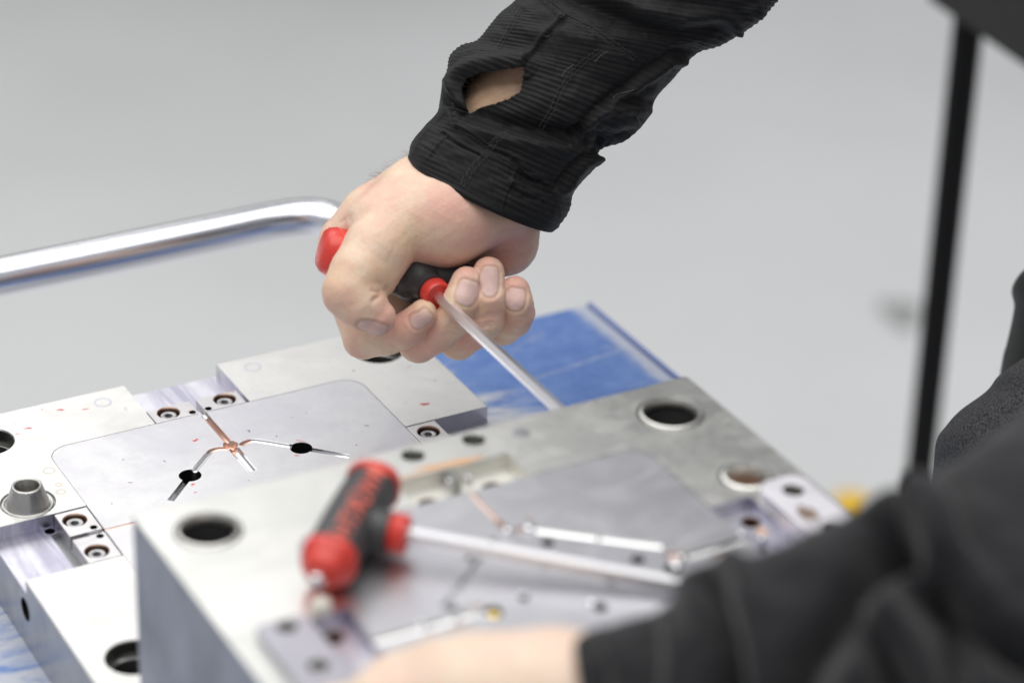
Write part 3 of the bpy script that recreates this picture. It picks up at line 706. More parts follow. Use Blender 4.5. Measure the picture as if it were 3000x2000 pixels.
# traced joints of the right fist: x, y in the traced view, w = mm towards the viewer
def build_fist():
    lo, hi = (-78, -62, -92), (128, 150, 62)
    H = 0.75
    palm = Field(lo, hi, H)
    A = lambda F, p, q, k=2.0: F.add(R1(*p[:3]), R1(*q[:3]), p[3], q[3], k)
    # wrist, back of the hand, palm
    A(palm, (1150, 300, -10, 27), (1440, -170, -12, 26), 6)
    A(palm, (1440, -170, -12, 26), (2050, -900, -20, 34), 6)
    A(palm, (930, 330, -14, 20), (1150, 300, -10, 27), 8)
    A(palm, (820, 330, -12, 19), (560, 500, -22, 18), 8)
    A(palm, (560, 500, -22, 18), (385, 660, -26, 16.5), 6)
    A(palm, (900, 420, -30, 22), (650, 740, -44, 17), 8)
    A(palm, (1100, 430, -34, 24), (950, 780, -50, 17), 8)
    A(palm, (1300, 420, -34, 24), (1230, 800, -50, 16), 8)
    A(palm, (1390, 430, -22, 22), (1400, 640, -30, 19), 8)
    # thenar pad
    A(palm, (640, 545, 10, 18.5), (1010, 490, 4, 24.5), 7)
    A(palm, (1010, 490, 4, 24.5), (1330, 400, -4, 20), 7)
    A(palm, (560, 520, 6, 15), (760, 420, 0, 20), 7)
    out = palm
    # fingers
    def finger(js, kin=1.6, kout=0.7, base_k=5.0):
        Fg = Field(lo, hi, H)
        for i in range(len(js) - 1): A(Fg, js[i], js[i + 1], kin)
        return Fg
    idxf = finger([(380, 690, -28, 12.5), (390, 1010, -20, 11.0), (478, 1285, -6, 10.3), (640, 1265, 6, 9.6), (760, 1225, 14, 9.2), (872, 1118, 19, 7.4)], 1.5)
    mid_ = finger([(640, 760, -44, 13), (760, 1100, -28, 11.5), (842, 1305, -8, 10.6), (960, 1250, 4, 9.8), (1065, 1165, 14, 9.4), (1120, 1030, 19, 9.1), (1158, 912, 17, 8.3)], 1.5)
    rng_ = finger([(940, 800, -50, 13), (1040, 1100, -34, 11), (1105, 1290, -14, 10.3), (1200, 1235, 0, 9.4), (1285, 1160, 9, 9.3), (1303, 1020, 14, 9.0), (1303, 845, 12, 8.1)], 1.5)
    pnk = finger([(1220, 820, -52, 12), (1330, 1060, -36, 10.2), (1400, 1205, -20, 9.4), (1470, 1155, -4, 9.2), (1496, 1110, 4, 8.6), (1488, 1040, 9, 8.2), (1478, 965, 8, 7.7)], 1.5)
    out.merge(pnk, 1.2); out.merge(rng_, 0.8); out.merge(mid_, 0.8); out.merge(idxf, 0.8)
    th = finger([(690, 560, 12, 18), (560, 700, 22, 16.5), (455, 850, 29, 14.8), (400, 975, 32, 14.2), (470, 1060, 33, 12.4), (572, 1142, 32, 9.6)], 3.0)
    A(th, (660, 650, 14, 14), (540, 860, 24, 13.5), 4)
    th.carve(R1(690, 940, 36), R1(545, 1035, 45), 2.0, 0.9, 1.6)
    th.carve(R1(660, 885, 38), R1(580, 930, 44.5), 1.2, 0.5, 1.6)
    out.merge(th, 2.2)
    # web crease beside the cap, folds over the thumb base
    out.carve(R1(440, 470, 8), R1(375, 545, -4), 1.2, 3.0, 3)
    # room for the handle
    q0, q1 = MHi @ (cc - ax1 * 0.062), MHi @ (cc + ax1 * 0.058)
    out.carve(np.array(q0) * 1000, np.array(q1) * 1000, 10.6, 10.6, 0.8)
    return out
import time; T0 = time.time()
fist = build_fist(); Vh, Fh = fist.mesh()
# vertex normals
def vnormals(V, F):
    a = V[F[:, 2]] - V[F[:, 0]]; b = V[F[:, 3]] - V[F[:, 1]]; fn = np.cross(a, b)
    N = np.zeros_like(V)
    for i in range(4): np.add.at(N, F[:, i], fn)
    return N / (np.linalg.norm(N, axis=1, keepdims=True) + 1e-9)
def laplace(V, F, it, lam=0.5):
    e = np.concatenate([F[:, [0, 1]], F[:, [1, 2]], F[:, [2, 3]], F[:, [3, 0]]]); e = np.concatenate([e, e[:, ::-1]])
    deg = np.bincount(e[:, 0], minlength=len(V)).astype(float)[:, None]
    for _ in range(it):
        S = np.zeros_like(V)
        for c in range(3): S[:, c] = np.bincount(e[:, 0], weights=V[e[:, 1], c], minlength=len(V))
        V = V + lam * (S / np.maximum(deg, 1) - V)
    return V
Vh = laplace(Vh, Fh, 2, 0.5)
Nh = vnormals(Vh, Fh)
def seg_dist(V, a, b):
    d = b - a; t = np.clip(((V - a) @ d) / (d @ d), 0, 1); return np.linalg.norm(V - a - t[:, None] * d, axis=1)
# nails: (centre, tip-direction point, half width mm, half length mm) in traced coordinates
nail = np.zeros(len(Vh)); disp = np.zeros(len(Vh)); edge = np.zeros(len(Vh)); lun = np.zeros(len(Vh))
NAILS = [((1160, 980, 27), (1190, 890, 24), 5.9, 7.0), ((1310, 903, 24), (1312, 800, 20), 5.0, 8.3), ((1480, 1020, 20), (1492, 940, 16), 5.3, 6.2),
         ((882, 1180, 27), (952, 1105, 26), 3.9, 6.0), ((540, 1200, 38), (637, 1238, 36), 4.6, 8.0)]
NV = [None, None, None, Vector((.45, -.55, .7)), Vector((-.10, -.60, .80))]
for (c, tp, hw, hl_), nv in zip(NAILS, NV):
    c3 = R1(*c); u = R1(*tp) - c3
    near = np.linalg.norm(Vh[:, :2] - c3[:2], axis=1) < 14
    if nv is None: nrm = np.array((0, 0.05, 1.0))
    else: nrm = np.array(nv)
    nrm = nrm / np.linalg.norm(nrm); u = u - nrm * (u @ nrm); u /= np.linalg.norm(u); v = np.cross(nrm, u)
    rel = Vh - c3; pu, pv = rel @ u, rel @ v
    facing = (Nh @ nrm > 0.15) & near & (np.abs(rel @ nrm) < 9)
    # squarish at the tip, rounded at the root
    p = np.where(pu > 0, 4.5, 2.6)
    q = (np.abs(pu / hl_) ** p + np.abs(pv / hw) ** p) ** (1 / p)
    q = np.where(facing, q, 9)
    inside = np.clip((1.0 - q) * 6, 0, 1)
    nail = np.maximum(nail, inside)
    g = np.exp(-((q - 1.0) / 0.085) ** 2)
    edge = np.maximum(edge, np.where(facing, g, 0))
    disp += np.where(facing, -0.42 * g + 0.30 * np.exp(-((q - 1.30) / 0.14) ** 2) * (pu < hl_ * .6) - 0.15 * inside, 0)
    lun = np.maximum(lun, np.where(facing & (q < 1), np.clip(1 - np.hypot((pu + hl_ * 1.0) / (hl_ * .45), pv / (hw * .8)), 0, 1) + np.clip((pu / hl_ - 0.80) * 6, 0, 1) * .8, 0))
# knuckle creases as shallow wrinkles across the middle joints
red = np.zeros(len(Vh)); crease = np.zeros(len(Vh))
def wr(p, q, depth, wd, col=1.0):
    global disp, crease
    pa, pb_ = R1(*p), R1(*q); v = pb_[:2] - pa[:2]; nv_ = np.array((-v[1], v[0])); nv_ = nv_ / np.linalg.norm(nv_)
    tt = ((Vh[:, :2] - pa[:2]) @ v) / (v @ v); bow = 0.07 * np.linalg.norm(v) * np.sin(pi * np.clip(tt, 0, 1)) + 0.35 * np.sin(tt * 9 + pa[0])
    d = np.abs((Vh[:, :2] - pa[:2]) @ nv_ - bow); fade = np.clip(np.sin(pi * np.clip(tt, 0, 1)), 0, 1) ** 0.7
    g = np.exp(-(d / wd) ** 2) * fade * np.clip(Nh[:, 2] * 4, 0, 1) * (Vh[:, 2] > min(pa[2], pb_[2]) - 12)
    disp -= depth * g; crease = np.maximum(crease, g * col)
rr = random.Random(3)
for (cx, cy, ww, dx, dy, n, L) in ((1065, 1205, 23, -22, 38, 5, 70), (1280, 1180, 20, -8, 38, 5, 80), (1130, 1330, 0, -10, 22, 5, 60), (870, 1190, 22, 0, 0, 0, 0), (1480, 1190, 8, 4, 24, 3, 60)):
    for k in range(n):
        o = (k - (n - 1) / 2); x0 = cx + dx * o * .55 + rr.uniform(-8, 8); y0 = cy + dy * o * .55 + rr.uniform(-5, 5)
        L_ = L * rr.uniform(.6, 1.1)
        wr((x0 - L_, y0 + 10, ww), (x0 + L_, y0 - 12 + rr.uniform(-10, 10), ww), 0.30, 0.7, 0.45)
for p, q, dp, wd in (((830, 470, 30), (800, 720, 26), .16, .7), ((950, 400, 30), (930, 700, 30), .14, .8), ((1060, 330, 28), (1075, 640, 29), .12, .8), ((690, 620, 30), (640, 800, 32), .22, 1.0),
                     ((760, 580, 31), (770, 760, 26), .2, .8), ((300, 1060, 40), (440, 1150, 38), .12, .8), ((650, 935, 36), (600, 968, 38), .62, 1.1), ((600, 968, 38), (530, 1045, 40), .6, 1.0), ((600, 968, 38), (520, 965, 40), .6, .9), ((610, 925, 38), (555, 900, 40), .4, .9), ((430, 465, 0), (380, 530, -10), .5, 1.4), ((410, 470, 0), (300, 520, -10), .5, 1.2),
                     ((1350, 600, 10), (1620, 560, -12), .25, 1.0), ((1330, 720, 4), (1600, 740, -14), .3, 1.0), ((1330, 780, 2), (1560, 800, -16), .2, 1.0)):
    wr(p, q, dp, wd, 0.7 if dp > .55 else (0.0 if dp < .25 else 0.3))
nz = lambda V, s: np.sin(V[:, 0] * s + 1.3 * np.sin(V[:, 1] * s * .8)) * np.sin(V[:, 1] * s * 1.1 + 1.7 * np.sin(V[:, 2] * s * .9))
disp += 0.10 * nz(Vh, 0.45) + 0.05 * nz(Vh, 1.1)
for x, y, ww, r in ((1420, 1120, 10, 9), (1540, 1120, 6, 8), (1300, 1090, 22, 9), (1290, 780, 18, 8), (1170, 830, 22, 8), (900, 1240, 22, 9), (780, 1120, 24, 9), (620, 1150, 38, 8), (1180, 1320, 6, 12), (860, 1340, 4, 12), (330, 520, 0, 9), (1480, 900, 14, 8), (1050, 420, 28, 14), (1220, 560, 22, 12), (1500, 700, -5, 20), (640, 600, 26, 8), (280, 1010, 36, 8)):
    red = np.maximum(red, np.exp(-(np.linalg.norm(Vh - R1(x, y, ww), axis=1) / r) ** 2))
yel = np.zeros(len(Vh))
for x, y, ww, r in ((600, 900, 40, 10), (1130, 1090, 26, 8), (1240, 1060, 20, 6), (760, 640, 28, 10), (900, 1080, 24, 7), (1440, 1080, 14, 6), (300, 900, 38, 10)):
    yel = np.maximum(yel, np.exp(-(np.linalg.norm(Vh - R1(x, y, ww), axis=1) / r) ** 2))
tanm = np.clip(1.2 - np.linalg.norm(Vh[:, :2] - R1(1350, -350, 10)[:2], axis=1) / 28, 0, 1) ** .7  # shade in the sleeve opening, painted into the skin colour
Vh = Vh + Nh * disp[:, None]
def hand_mesh(V, F, M, attrs):
    me = np_mesh(V / 1000, F)
    for k, a in attrs.items():
        at_ = me.attributes.new(k, 'FLOAT', 'POINT'); at_.data.foreach_set('value', a.astype(np.float32))
    me.transform(M); return me
print('fist', len(Vh), time.time() - T0)

def skin_mat(name, base, pink):
    m = mat(name, base, 0.42); t = NT(m); b = t.b
    b.inputs['Subsurface Weight'].default_value = 0.35; b.inputs['Subsurface Radius'].default_value = (1.0, 0.35, 0.2); b.inputs['Subsurface Scale'].default_value = 0.002
    b.inputs['Specular IOR Level'].default_value = 0.35
    oc = t.coord()
    A = lambda n: t.n('ShaderNodeAttribute', attribute_name=n).outputs['Fac']
    mott = t.noise(oc, 160, 4, 0.65, 0.4); c = t.mix(t.ramp(mott, ((0.40, 0), (0.65, 1))), base, tuple(x * y for x, y in zip(base, (0.97, 0.90, 0.87))))
    big = t.noise(oc, 45, 3, 0.5); c = t.mix(t.ramp(big, ((0.45, 0), (0.62, .5))), c, pink)
    c = t.mix(t.math('MULTIPLY', A('red'), 0.85), c, pink)
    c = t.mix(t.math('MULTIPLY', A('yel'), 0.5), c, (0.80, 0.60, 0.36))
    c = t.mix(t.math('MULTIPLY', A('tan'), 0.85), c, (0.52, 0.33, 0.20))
    c = t.mix(t.math('MULTIPLY', A('crease'), 0.5), c, (0.50, 0.24, 0.18))
    nc = t.mix(A('lun'), (0.76, 0.53, 0.48), (0.86, 0.71, 0.65))
    c = t.mix(A('nail'), c, nc)
    c = t.mix(t.math('MULTIPLY', A('edge'), 0.6), c, (0.52, 0.30, 0.22))
    t.base(c)
    t.rough(t.math('SUBTRACT', 0.46, t.math('MULTIPLY', A('nail'), 0.16)))
    vo = t.n('ShaderNodeTexVoronoi'); vo.inputs['Scale'].default_value = 900; t.L(oc, vo.inputs['Vector'])
    fn = t.noise(oc, 700, 3, 0.7)
    st = t.math('MULTIPLY', t.math('SUBTRACT', 1.0, A('nail')), 0.28)
    x = t.n('ShaderNodeBump'); x.inputs['Distance'].default_value = 0.0003; t.L(st, x.inputs['Strength']); t.L(t.math('ADD', vo.outputs['Distance'], fn), x.inputs['Height'])
    t.normal(x.outputs[0])
    return m
SKIN = skin_mat('pale_skin', (0.85, 0.655, 0.50), (0.80, 0.45, 0.37))
person = empty('person', at(2950, 1400, 1.46), 'person in black ribbed jacket and dark jeans, gripping the upright screwdriver in the right fist', 'person')
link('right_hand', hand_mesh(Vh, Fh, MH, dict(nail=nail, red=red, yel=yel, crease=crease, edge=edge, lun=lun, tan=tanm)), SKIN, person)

# ------------------------------------------------------------------ clothing
def OV(x, y, wmm=0.0, d=None):      # traced outline point (2352 px wide view) -> hand frame mm
    dd = (1.36 - wmm / 1000) if d is None else d
    q = MHi @ at(x * 1.27551, y * 1.27551, dd); return np.array((q.x, q.y, q.z)) * 1000
def R2(x, y): return OV((x / 1.96 + 1100) / 1.27551, (y / 1.96) / 1.27551, 25)
def catmull(P, t):
    P = np.asarray(P, float); n = len(P); i = np.clip(np.floor(t).astype(int), 0, n - 2); u = (t - i)[:, None]
    p1, p2 = P[i], P[i + 1]; p0, p3 = P[np.maximum(i - 1, 0)], P[np.minimum(i + 2, n - 1)]
    return 0.5 * (2 * p1 + (p2 - p0) * u + (2 * p0 - 5 * p1 + 4 * p2 - p3) * u * u + (3 * p1 - p0 - 3 * p2 + p3) * u ** 3)
def sleeve_grid(L, R, dep, tilt, ns, nt):
    """L, R outline points; returns grid of positions (ns, nt, 3)"""
    t = np.linspace(0, len(L) - 1.0001, ns)
    l, r = catmull(L, t), catmull(R, t); d = catmull(np.array(dep)[:, None], t); tl = catmull(np.array(tilt), t)
    c = (l + r) / 2; h = (r - l) / 2
    th = np.linspace(0, 2 * pi, nt, endpoint=False)
    W_ = np.array((0, 0, 1.0))
    G = c[:, None] + np.cos(th)[None, :, None] * h[:, None] + np.sin(th)[None, :, None] * (W_[None, None] * d[:, None] + tl[:, None])
    return G, th
def grid_faces(ns, nt):
    i, j = np.meshgrid(np.arange(ns - 1), np.arange(nt), indexing='ij'); j2 = (j + 1) % nt
    return np.stack([i * nt + j, i * nt + j2, (i + 1) * nt + j2, (i + 1) * nt + j], -1).reshape(-1, 4)
def poly_dist(P, pts):
    d = np.full(len(P), 1e9); s = np.zeros(len(P))
    for a, b in zip(pts[:-1], pts[1:]):
        a = np.asarray(a)[:2]; b = np.asarray(b)[:2]; v = b - a; t = np.clip(((P - a) @ v) / (v @ v), 0, 1)
        q = P - a - t[:, None] * v; dd = np.hypot(q[:, 0], q[:, 1]); sg = np.sign(v[0] * (P[:, 1] - a[1]) - v[1] * (P[:, 0] - a[0]))
        m = dd < d; d = np.where(m, dd, d); s = np.where(m, sg, s)
    return d, s
def fbm(V, s, seed=0, oct=3):
    o = np.zeros(len(V)); a = 1.0; r_ = np.random.default_rng(seed)
    for k in range(oct):
        for _ in range(3):
            d = r_.normal(size=3); d /= np.linalg.norm(d); d2 = r_.normal(size=3)
            o += a / 3 * np.sin(V @ d * s + 1.6 * np.sin(V @ d2 * s * .45) + r_.uniform(0, 6.28))
        a *= .55; s *= 1.9
    return o
def in_poly(P, poly):
    x, y = P[:, 0], P[:, 1]; ins = np.zeros(len(P), bool); n = len(poly)
    for i in range(n):
        (x1, y1), (x2, y2) = poly[i][:2], poly[(i + 1) % n][:2]
        c = ((y1 > y) != (y2 > y)) & (x < (x2 - x1) * (y - y1) / (y2 - y1 + 1e-12) + x1); ins ^= c
    return ins

M_KNIT = mat('black_ribbed_knit', (0.016, 0.016, 0.018), 0.62); t = NT(M_KNIT)
t.b.inputs['Sheen Weight'].default_value = 0.05; t.b.inputs['Sheen Roughness'].default_value = 0.5; t.b.inputs['Specular IOR Level'].default_value = 0.26
oc = t.coord(); A_ = t.n('ShaderNodeAttribute', attribute_name='rib').outputs['Fac']
c = t.mix(A_, (0.002, 0.002, 0.0024), (0.010, 0.010, 0.011)); sp = t.ramp(t.noise(oc, 900, 2, 0.8), ((0.35, 0), (0.75, 1)))
c = t.mix(t.math('MULTIPLY', sp, 0.35), c, (0.016, 0.016, 0.018)); t.base(c)
t.normal(t.bump(t.noise(oc, 1400, 2, 0.8), 0.5, 0.0004))
M_STITCH = mat('charcoal_thread', (0.028, 0.028, 0.031), 0.7)

def sleeve_mesh(G, th, creases, rib=2.5, ribamp=0.28, noise=1.6, hole=None, seed=1, fold=1.1):
    ns, nt = G.shape[:2]; V = G.reshape(-1, 3).copy(); F = grid_faces(ns, nt)
    N = vnormals(V, F); c = G.mean(1, keepdims=True); out = np.sign(((G - c).reshape(-1, 3) * N).sum(1)); N *= out[:, None]
    s_len = np.concatenate([[0], np.cumsum(np.linalg.norm(np.diff(G[:, nt // 4], axis=0), axis=1))])
    S = np.repeat(s_len, nt); TH = np.tile(th, ns); front = N[:, 2] > -0.1
    endf = np.clip(S / 12, 0, 1)
    D = 0
    edgeg = np.clip(np.abs(N[:, 2]) * 2.2, .25, 1)
    D = D + edgeg * noise * fbm(V, 0.11, seed) * (0.25 + 0.75 * endf) + 0.5 * edgeg * fbm(V * np.array((1, 1, .5)), 0.35, seed + 5, 2) * endf
    for pts, dep, wd, ridge in creases:
        d, sg = poly_dist(V[:, :2], pts)
        g = np.exp(-(d / wd) ** 2); rg = np.exp(-((d - wd * 1.8) / wd) ** 2) * (sg > 0)
        D += np.clip((N[:, 2] - 0.02) * 4, 0, 1) * (-dep * g + 1.6 * ridge * rg)
    ph = S + 1.2 * np.sin(TH * 2 + 1) + 1.0 * fbm(V, 0.06, 9, 1)
    rb = 0.5 + 0.5 * np.sin(2 * pi * ph / rib); hem = np.clip((S - 1.5) / 1.0, 0, 1); rb = rb * hem
    amp = ribamp * np.clip(0.45 + 0.75 * fbm(V, 0.075, seed + 20, 2), 0.05, 1.15)
    D += edgeg * np.where(S > 14, fold * np.maximum(0, fbm(V * np.array((.6, 1.0, .8)), 0.16, seed + 31, 2)) ** 1.3, 0)
    D += amp * (rb ** 1.5 - .5) * 2
    D += np.where(S < 5, 0.55 * np.exp(-((S - 2.0) / 1.6) ** 2), 0)
    if (np.cross(V[F[:, 2]] - V[F[:, 0]], V[F[:, 3]] - V[F[:, 1]]) * N[F[:, 0]]).sum() < 0: F = F[:, ::-1]
    V2 = V + N * D[:, None]
    if hole is not None:
        poly, lip = hole
        dd, _ = poly_dist(V2[:, :2], [np.array(p) for p in poly] + [np.array(poly[0])])
        lipd, _ = poly_dist(V2[:, :2], lip)
        V2 = V2 + (N * np.where(front, 5.5 * np.exp(-(lipd / 5.0) ** 2), 0)[:, None])
        V2 = V2 - (N * np.where(front & (lipd > 9), 1.8 * np.exp(-(dd / 6.0) ** 2), 0)[:, None])
        fc = V2[F].mean(1); ff = N[F[:, 0], 2] > 0.1
        kill = in_poly(fc[:, :2], poly) & ff
        F = F[~kill]
    return V2, F, N, rb, front
def cloth_obj(name, V, F, rb, mt, parent, th=0.0011):
    used = np.unique(F); rm = np.full(len(V), -1); rm[used] = np.arange(len(used))
    me = np_mesh(V[used] / 1000, rm[F]); a = me.attributes.new('rib', 'FLOAT', 'POINT'); a.data.foreach_set('value', rb[used].astype(np.float32))
    me.transform(MH); o = link(name, me, mt, parent)
    if th:
        md = o.modifiers.new('thick', 'SOLIDIFY'); md.thickness = th; md.offset = -1
    return o

LP = [(940, 366), (945, 328), (975, 290), (1005, 258), (1020, 215), (1027, 165), (1033, 128), (1060, 104), (1095, 93), (1125, 58), (1150, 30), (1190, -2), (1240, -50), (1330, -140), (1560, -330), (1880, -600), (2250, -920), (2500, -1250)]
RP = [(1272, 531), (1305, 490), (1320, 440), (1367, 385), (1378, 345), (1440, 322), (1490, 272), (1508, 225), (1545, 183), (1600, 125), (1660, 103), (1745, 48), (1800, -10), (1920, -90), (2100, -200), (2360, -330), (2720, -520), (3050, -800)]
wc = [-10, -10, -11, -12, -12, -12, -13, -13, -14, -14, -15, -16, -18, -20, -26, -15, 10, 35]
Ls = [OV(x, y, w_) for (x, y), w_ in zip(LP, wc)]; Rs = [OV(x, y, w_) for (x, y), w_ in zip(RP, wc)]
dep = [37, 37.5, 37, 37, 36, 38, 38, 37, 38, 40, 40, 42, 44, 46, 52, 56, 60, 64]
tl = [(-3.0, -6.5, 0)] * 4 + [(-2, -4, 0)] * 14
G, th = sleeve_grid(Ls, Rs, dep, tl, 520, 420)
q2 = lambda *p: [R2(x, y)[:2] for x, y in p]
CR = [(q2((1880, 265), (1700, 290), (1520, 420), (1330, 560), (1230, 650), (1140, 770)), 3.0, 2.2, 1.6),
      (q2((1290, 835), (1180, 880), (1100, 990), (1060, 1040)), 3.6, 2.6, 1.8),
      (q2((1600, 560), (1480, 560), (1330, 590)), 1.6, 2.5, 1.2),
      (q2((1500, 770), (1300, 790), (1120, 775), (960, 760), (760, 720), (560, 650)), 4.2, 4.0, 2.6),
      (q2((1130, -20), (1300, 60), (1500, 150), (1760, 190), (2000, 160)), 4.0, 4.5, 3.0),
      (q2((1700, -20), (1900, 60), (2150, 60)), 2.2, 4, 1.2),
      (q2((870, 370), (960, 240), (1080, 110)), 1.2, 1.3, 0.8),
      (q2((420, 480), (450, 560), (500, 660)), 1.5, 2.0, 1.0),
      (q2((800, 930), (860, 1020), (940, 1040)), 1.2, 1.4, 1.0),
      (q2((790, 1080), (830, 1130), (930, 1140)), 1.0, 1.6, .7),
      (q2((480, 750), (560, 800), (650, 860), (760, 900)), 0.9, 1.0, .6),
      (q2((390, 770), (470, 830), (600, 900)), .8, .9, .5),
      (q2((740, 1200), (760, 1120), (800, 1040), (820, 980)), .5, .6, .3), (q2((310, 900), (360, 840), (410, 790)), .5, .6, .3)]
HOLE = q2((858, 385), (850, 440), (838, 500), (828, 528), (760, 570), (690, 592), (600, 612), (540, 648), (522, 600), (500, 540), (492, 490), (520, 445), (600, 412), (720, 398))
LIP = q2((440, 560), (450, 450), (500, 395), (600, 365), (720, 355), (840, 350))
Vs, Fs, Ns, rb, fr = sleeve_mesh(G, th, CR, 2.9, 0.26, 0.9, (HOLE, LIP), 3)
sl = cloth_obj('right_sleeve', Vs, Fs, rb, M_KNIT, person)
# stitches: little thread lumps along the seams
def stitches(rows, name):
    bm = bmesh.new(); FV = Vs[fr]; FN = Ns[fr]; FXY = FV[:, :2]
    for pts, off, step in rows:
        P = [np.array(p) for p in pts]; dense = []
        for a, b in zip(P[:-1], P[1:]):
            n = max(1, int(np.linalg.norm(b - a) / step)); dense += [a + (b - a) * k / n for k in range(n)]
        for i, p in enumerate(dense):
            a = dense[max(i - 1, 0)]; b = dense[min(i + 1, len(dense) - 1)]; tdir = (b - a) / (np.linalg.norm(b - a) + 1e-9)
            for o_ in off:
                pp = p + np.array((-tdir[1], tdir[0])) * o_ + RNG.normal(0, .07, 2)
                k = np.argmin(((FXY - pp) ** 2).sum(1) - FV[:, 2] * 0.002)
                c = FV[k] + FN[k] * 0.25; n_ = FN[k]; tv = np.array((*tdir, 0.0)); tv = tv - n_ * (tv @ n_); tv /= np.linalg.norm(tv) + 1e-9; bv = np.cross(n_, tv)
                ang = 0.5 if o_ > 0 else -0.5; tv, bv = tv * cos(ang) + bv * sin(ang), bv * cos(ang) - tv * sin(ang)
                vs = [bm.verts.new(MH @ Vector((c + q) / 1000)) for q in (tv * .72, bv * .42, -tv * .72, -bv * .42, n_ * .5)]
                for f in ((0, 1, 4), (1, 2, 4), (2, 3, 4), (3, 0, 4)): bm.faces.new([vs[x] for x in f])
    me = bm_mesh(bm, True); o = link(name, me, M_STITCH, person); o['kind'] = 'stuff'
stitches([(q2((500, 1065), (560, 965), (640, 880), (700, 800), (765, 760)), (-1.5, -.6, .6, 1.5), 1.15),
          (q2((950, 730), (1010, 640), (1060, 520), (1120, 430), (1200, 350), (1290, 290)), (-1.0, 1.0), 1.15),
          (q2((712, 250), (760, 170), (800, 90), (855, -5)), (-.9, .9), 1.1), (q2((425, 345), (470, 290), (560, 270), (640, 290), (690, 280), (715, 245)), (-.8, .8), 1.1),
          (q2((990, -10), (1100, 90), (1230, 160), (1340, 230), (1430, 290), (1505, 335)), (-1.9, -.9, .9), 1.1),
          (q2((200, 880), (260, 760), (340, 680), (420, 600)), (0,), 1.1), (q2((480, 740), (560, 790), (640, 850)), (0,), 1.2), (q2((400, 800), (500, 860), (600, 905)), (0,), 1.2),
          (q2((730, 910), (830, 960), (930, 1040)), (0,), 1.2), (q2((690, 970), (760, 1010), (800, 1050)), (0,), 1.2)], 'seam_stitches')
# loose pale fibres on the cloth
M_LINT = mat('pale_lint', (0.20, 0.195, 0.19), 0.6)
for pts in (((1065, 440), (1090, 405), (1135, 375)), ((1262, 355), (1285, 325), (1330, 292)), ((1365, 558), (1390, 530), (1440, 515), (1490, 503)), ((1510, 650), (1530, 680), (1525, 710)), ((970, 205), (985, 208), (1003, 203)), ((445, 580), (450, 610), (460, 640))):
    P = []
    for x, y in pts:
        p = R2(x, y)[:2]; FV = Vs[fr]; k = np.argmin(((FV[:, :2] - p) ** 2).sum(1)); P.append(MH @ Vector((FV[k] + Ns[fr][k] * .8) / 1000))
    link('lint_fibre', bm_mesh(tube_bm(smooth_path(P, 5), 0.00009, 5), True), M_LINT, person)
# forearm and wrist hairs
M_HAIR = mat('brown_arm_hair', (0.34, 0.24, 0.16), 0.5)
bm = bmesh.new(); FVh = Vh; hN = Nh
sel = np.where((in_poly(FVh[:, :2], q2((500, 420), (880, 360), (860, 540), (520, 680))) & (hN[:, 2] > .2)) | ((seg_dist(FVh, R1(760, 120, -14), R1(560, 230, -18)) < 6) & (hN[:, 1] > .3)))[0]
for k in RNG.choice(sel, 260, replace=False) if len(sel) > 260 else sel:
    p = FVh[k]; n_ = hN[k]; d = np.array((-.75, -.15, 0.1)) + RNG.normal(0, .28, 3) + n_ * .35; L_ = RNG.uniform(3, 6.5)
    pts = [MH @ Vector((p + d * L_ * s_ + n_ * (s_ * (1 - s_)) * 1.2) / 1000) for s_ in (0, .35, .7, 1)]
    tube_bm(pts, [0.00004, .00004, .00003, .00001], 3, bm, False)
o = link('arm_hair', bm_mesh(bm, True), M_HAIR, person); o['kind'] = 'stuff'

# ---- left hand (out of focus, resting on the front mould) and left sleeve
def LH(x, y, d): return OV(x, y, d=d)
fl = Field((-95, -215, 250), (95, -95, 420), 1.3)
def LA(a, b, k=3): fl.add(LH(*a[:3]), LH(*b[:3]), a[3], b[3], k)
LA((1420, 1640, .985, 29), (1280, 1615, .988, 27), 4)
LA((1280, 1600, .988, 26), (1080, 1600, .995, 25), 6); LA((1100, 1620, .99, 24), (900, 1640, 1.0, 20), 6); LA((1200, 1700, .985, 26), (960, 1760, .99, 20), 6)
for js in ([(900, 1625, 1.0, 12), (770, 1640, 1.0, 10.5), (660, 1700, 1.01, 9.5), (600, 1760, 1.012, 8)], [(900, 1690, .998, 12), (750, 1730, .998, 10.5), (640, 1800, 1.005, 9.5), (590, 1870, 1.008, 8)],
           [(920, 1740, .99, 12), (770, 1810, .992, 10.5), (670, 1890, 1.0, 9.5), (640, 1960, 1.0, 8)], [(980, 1800, .985, 11), (860, 1890, .985, 9.5), (790, 1960, .99, 8.5), (770, 2010, .99, 7)],
           [(1150, 1570, 1.0, 13), (1010, 1530, 1.01, 11.5), (900, 1560, 1.015, 10), (830, 1600, 1.02, 8)]):
    for i in range(len(js) - 1): LA(js[i], js[i + 1], 2)
Vl, Fl = fl.mesh(); z0 = np.zeros(len(Vl))
Vl = laplace(Vl, Fl, 2); SKIN2 = skin_mat('pale_skin_left', (0.86, 0.70, 0.56), (0.84, 0.60, 0.50))
link('left_hand', hand_mesh(Vl, Fl, MH, dict(nail=z0)), SKIN2, person)
UPL = [(1312, 1458), (1420, 1428), (1530, 1392), (1562, 1322), (1630, 1288), (1750, 1266), (1870, 1215), (1960, 1175), (2015, 1134), (2062, 1120), (2112, 1138), (2160, 1095), (2260, 1015), (2370, 930), (2620, 700), (3000, 300)]
LOW = [(1365, 1850), (1480, 1900), (1600, 1950), (1720, 1980), (1820, 2000), (1920, 2000), (2060, 2000), (2200, 1980), (2330, 1960), (2460, 1920), (2580, 1850), (2680, 1760), (2800, 1640), (2920, 1520), (3150, 1300), (3500, 800)]
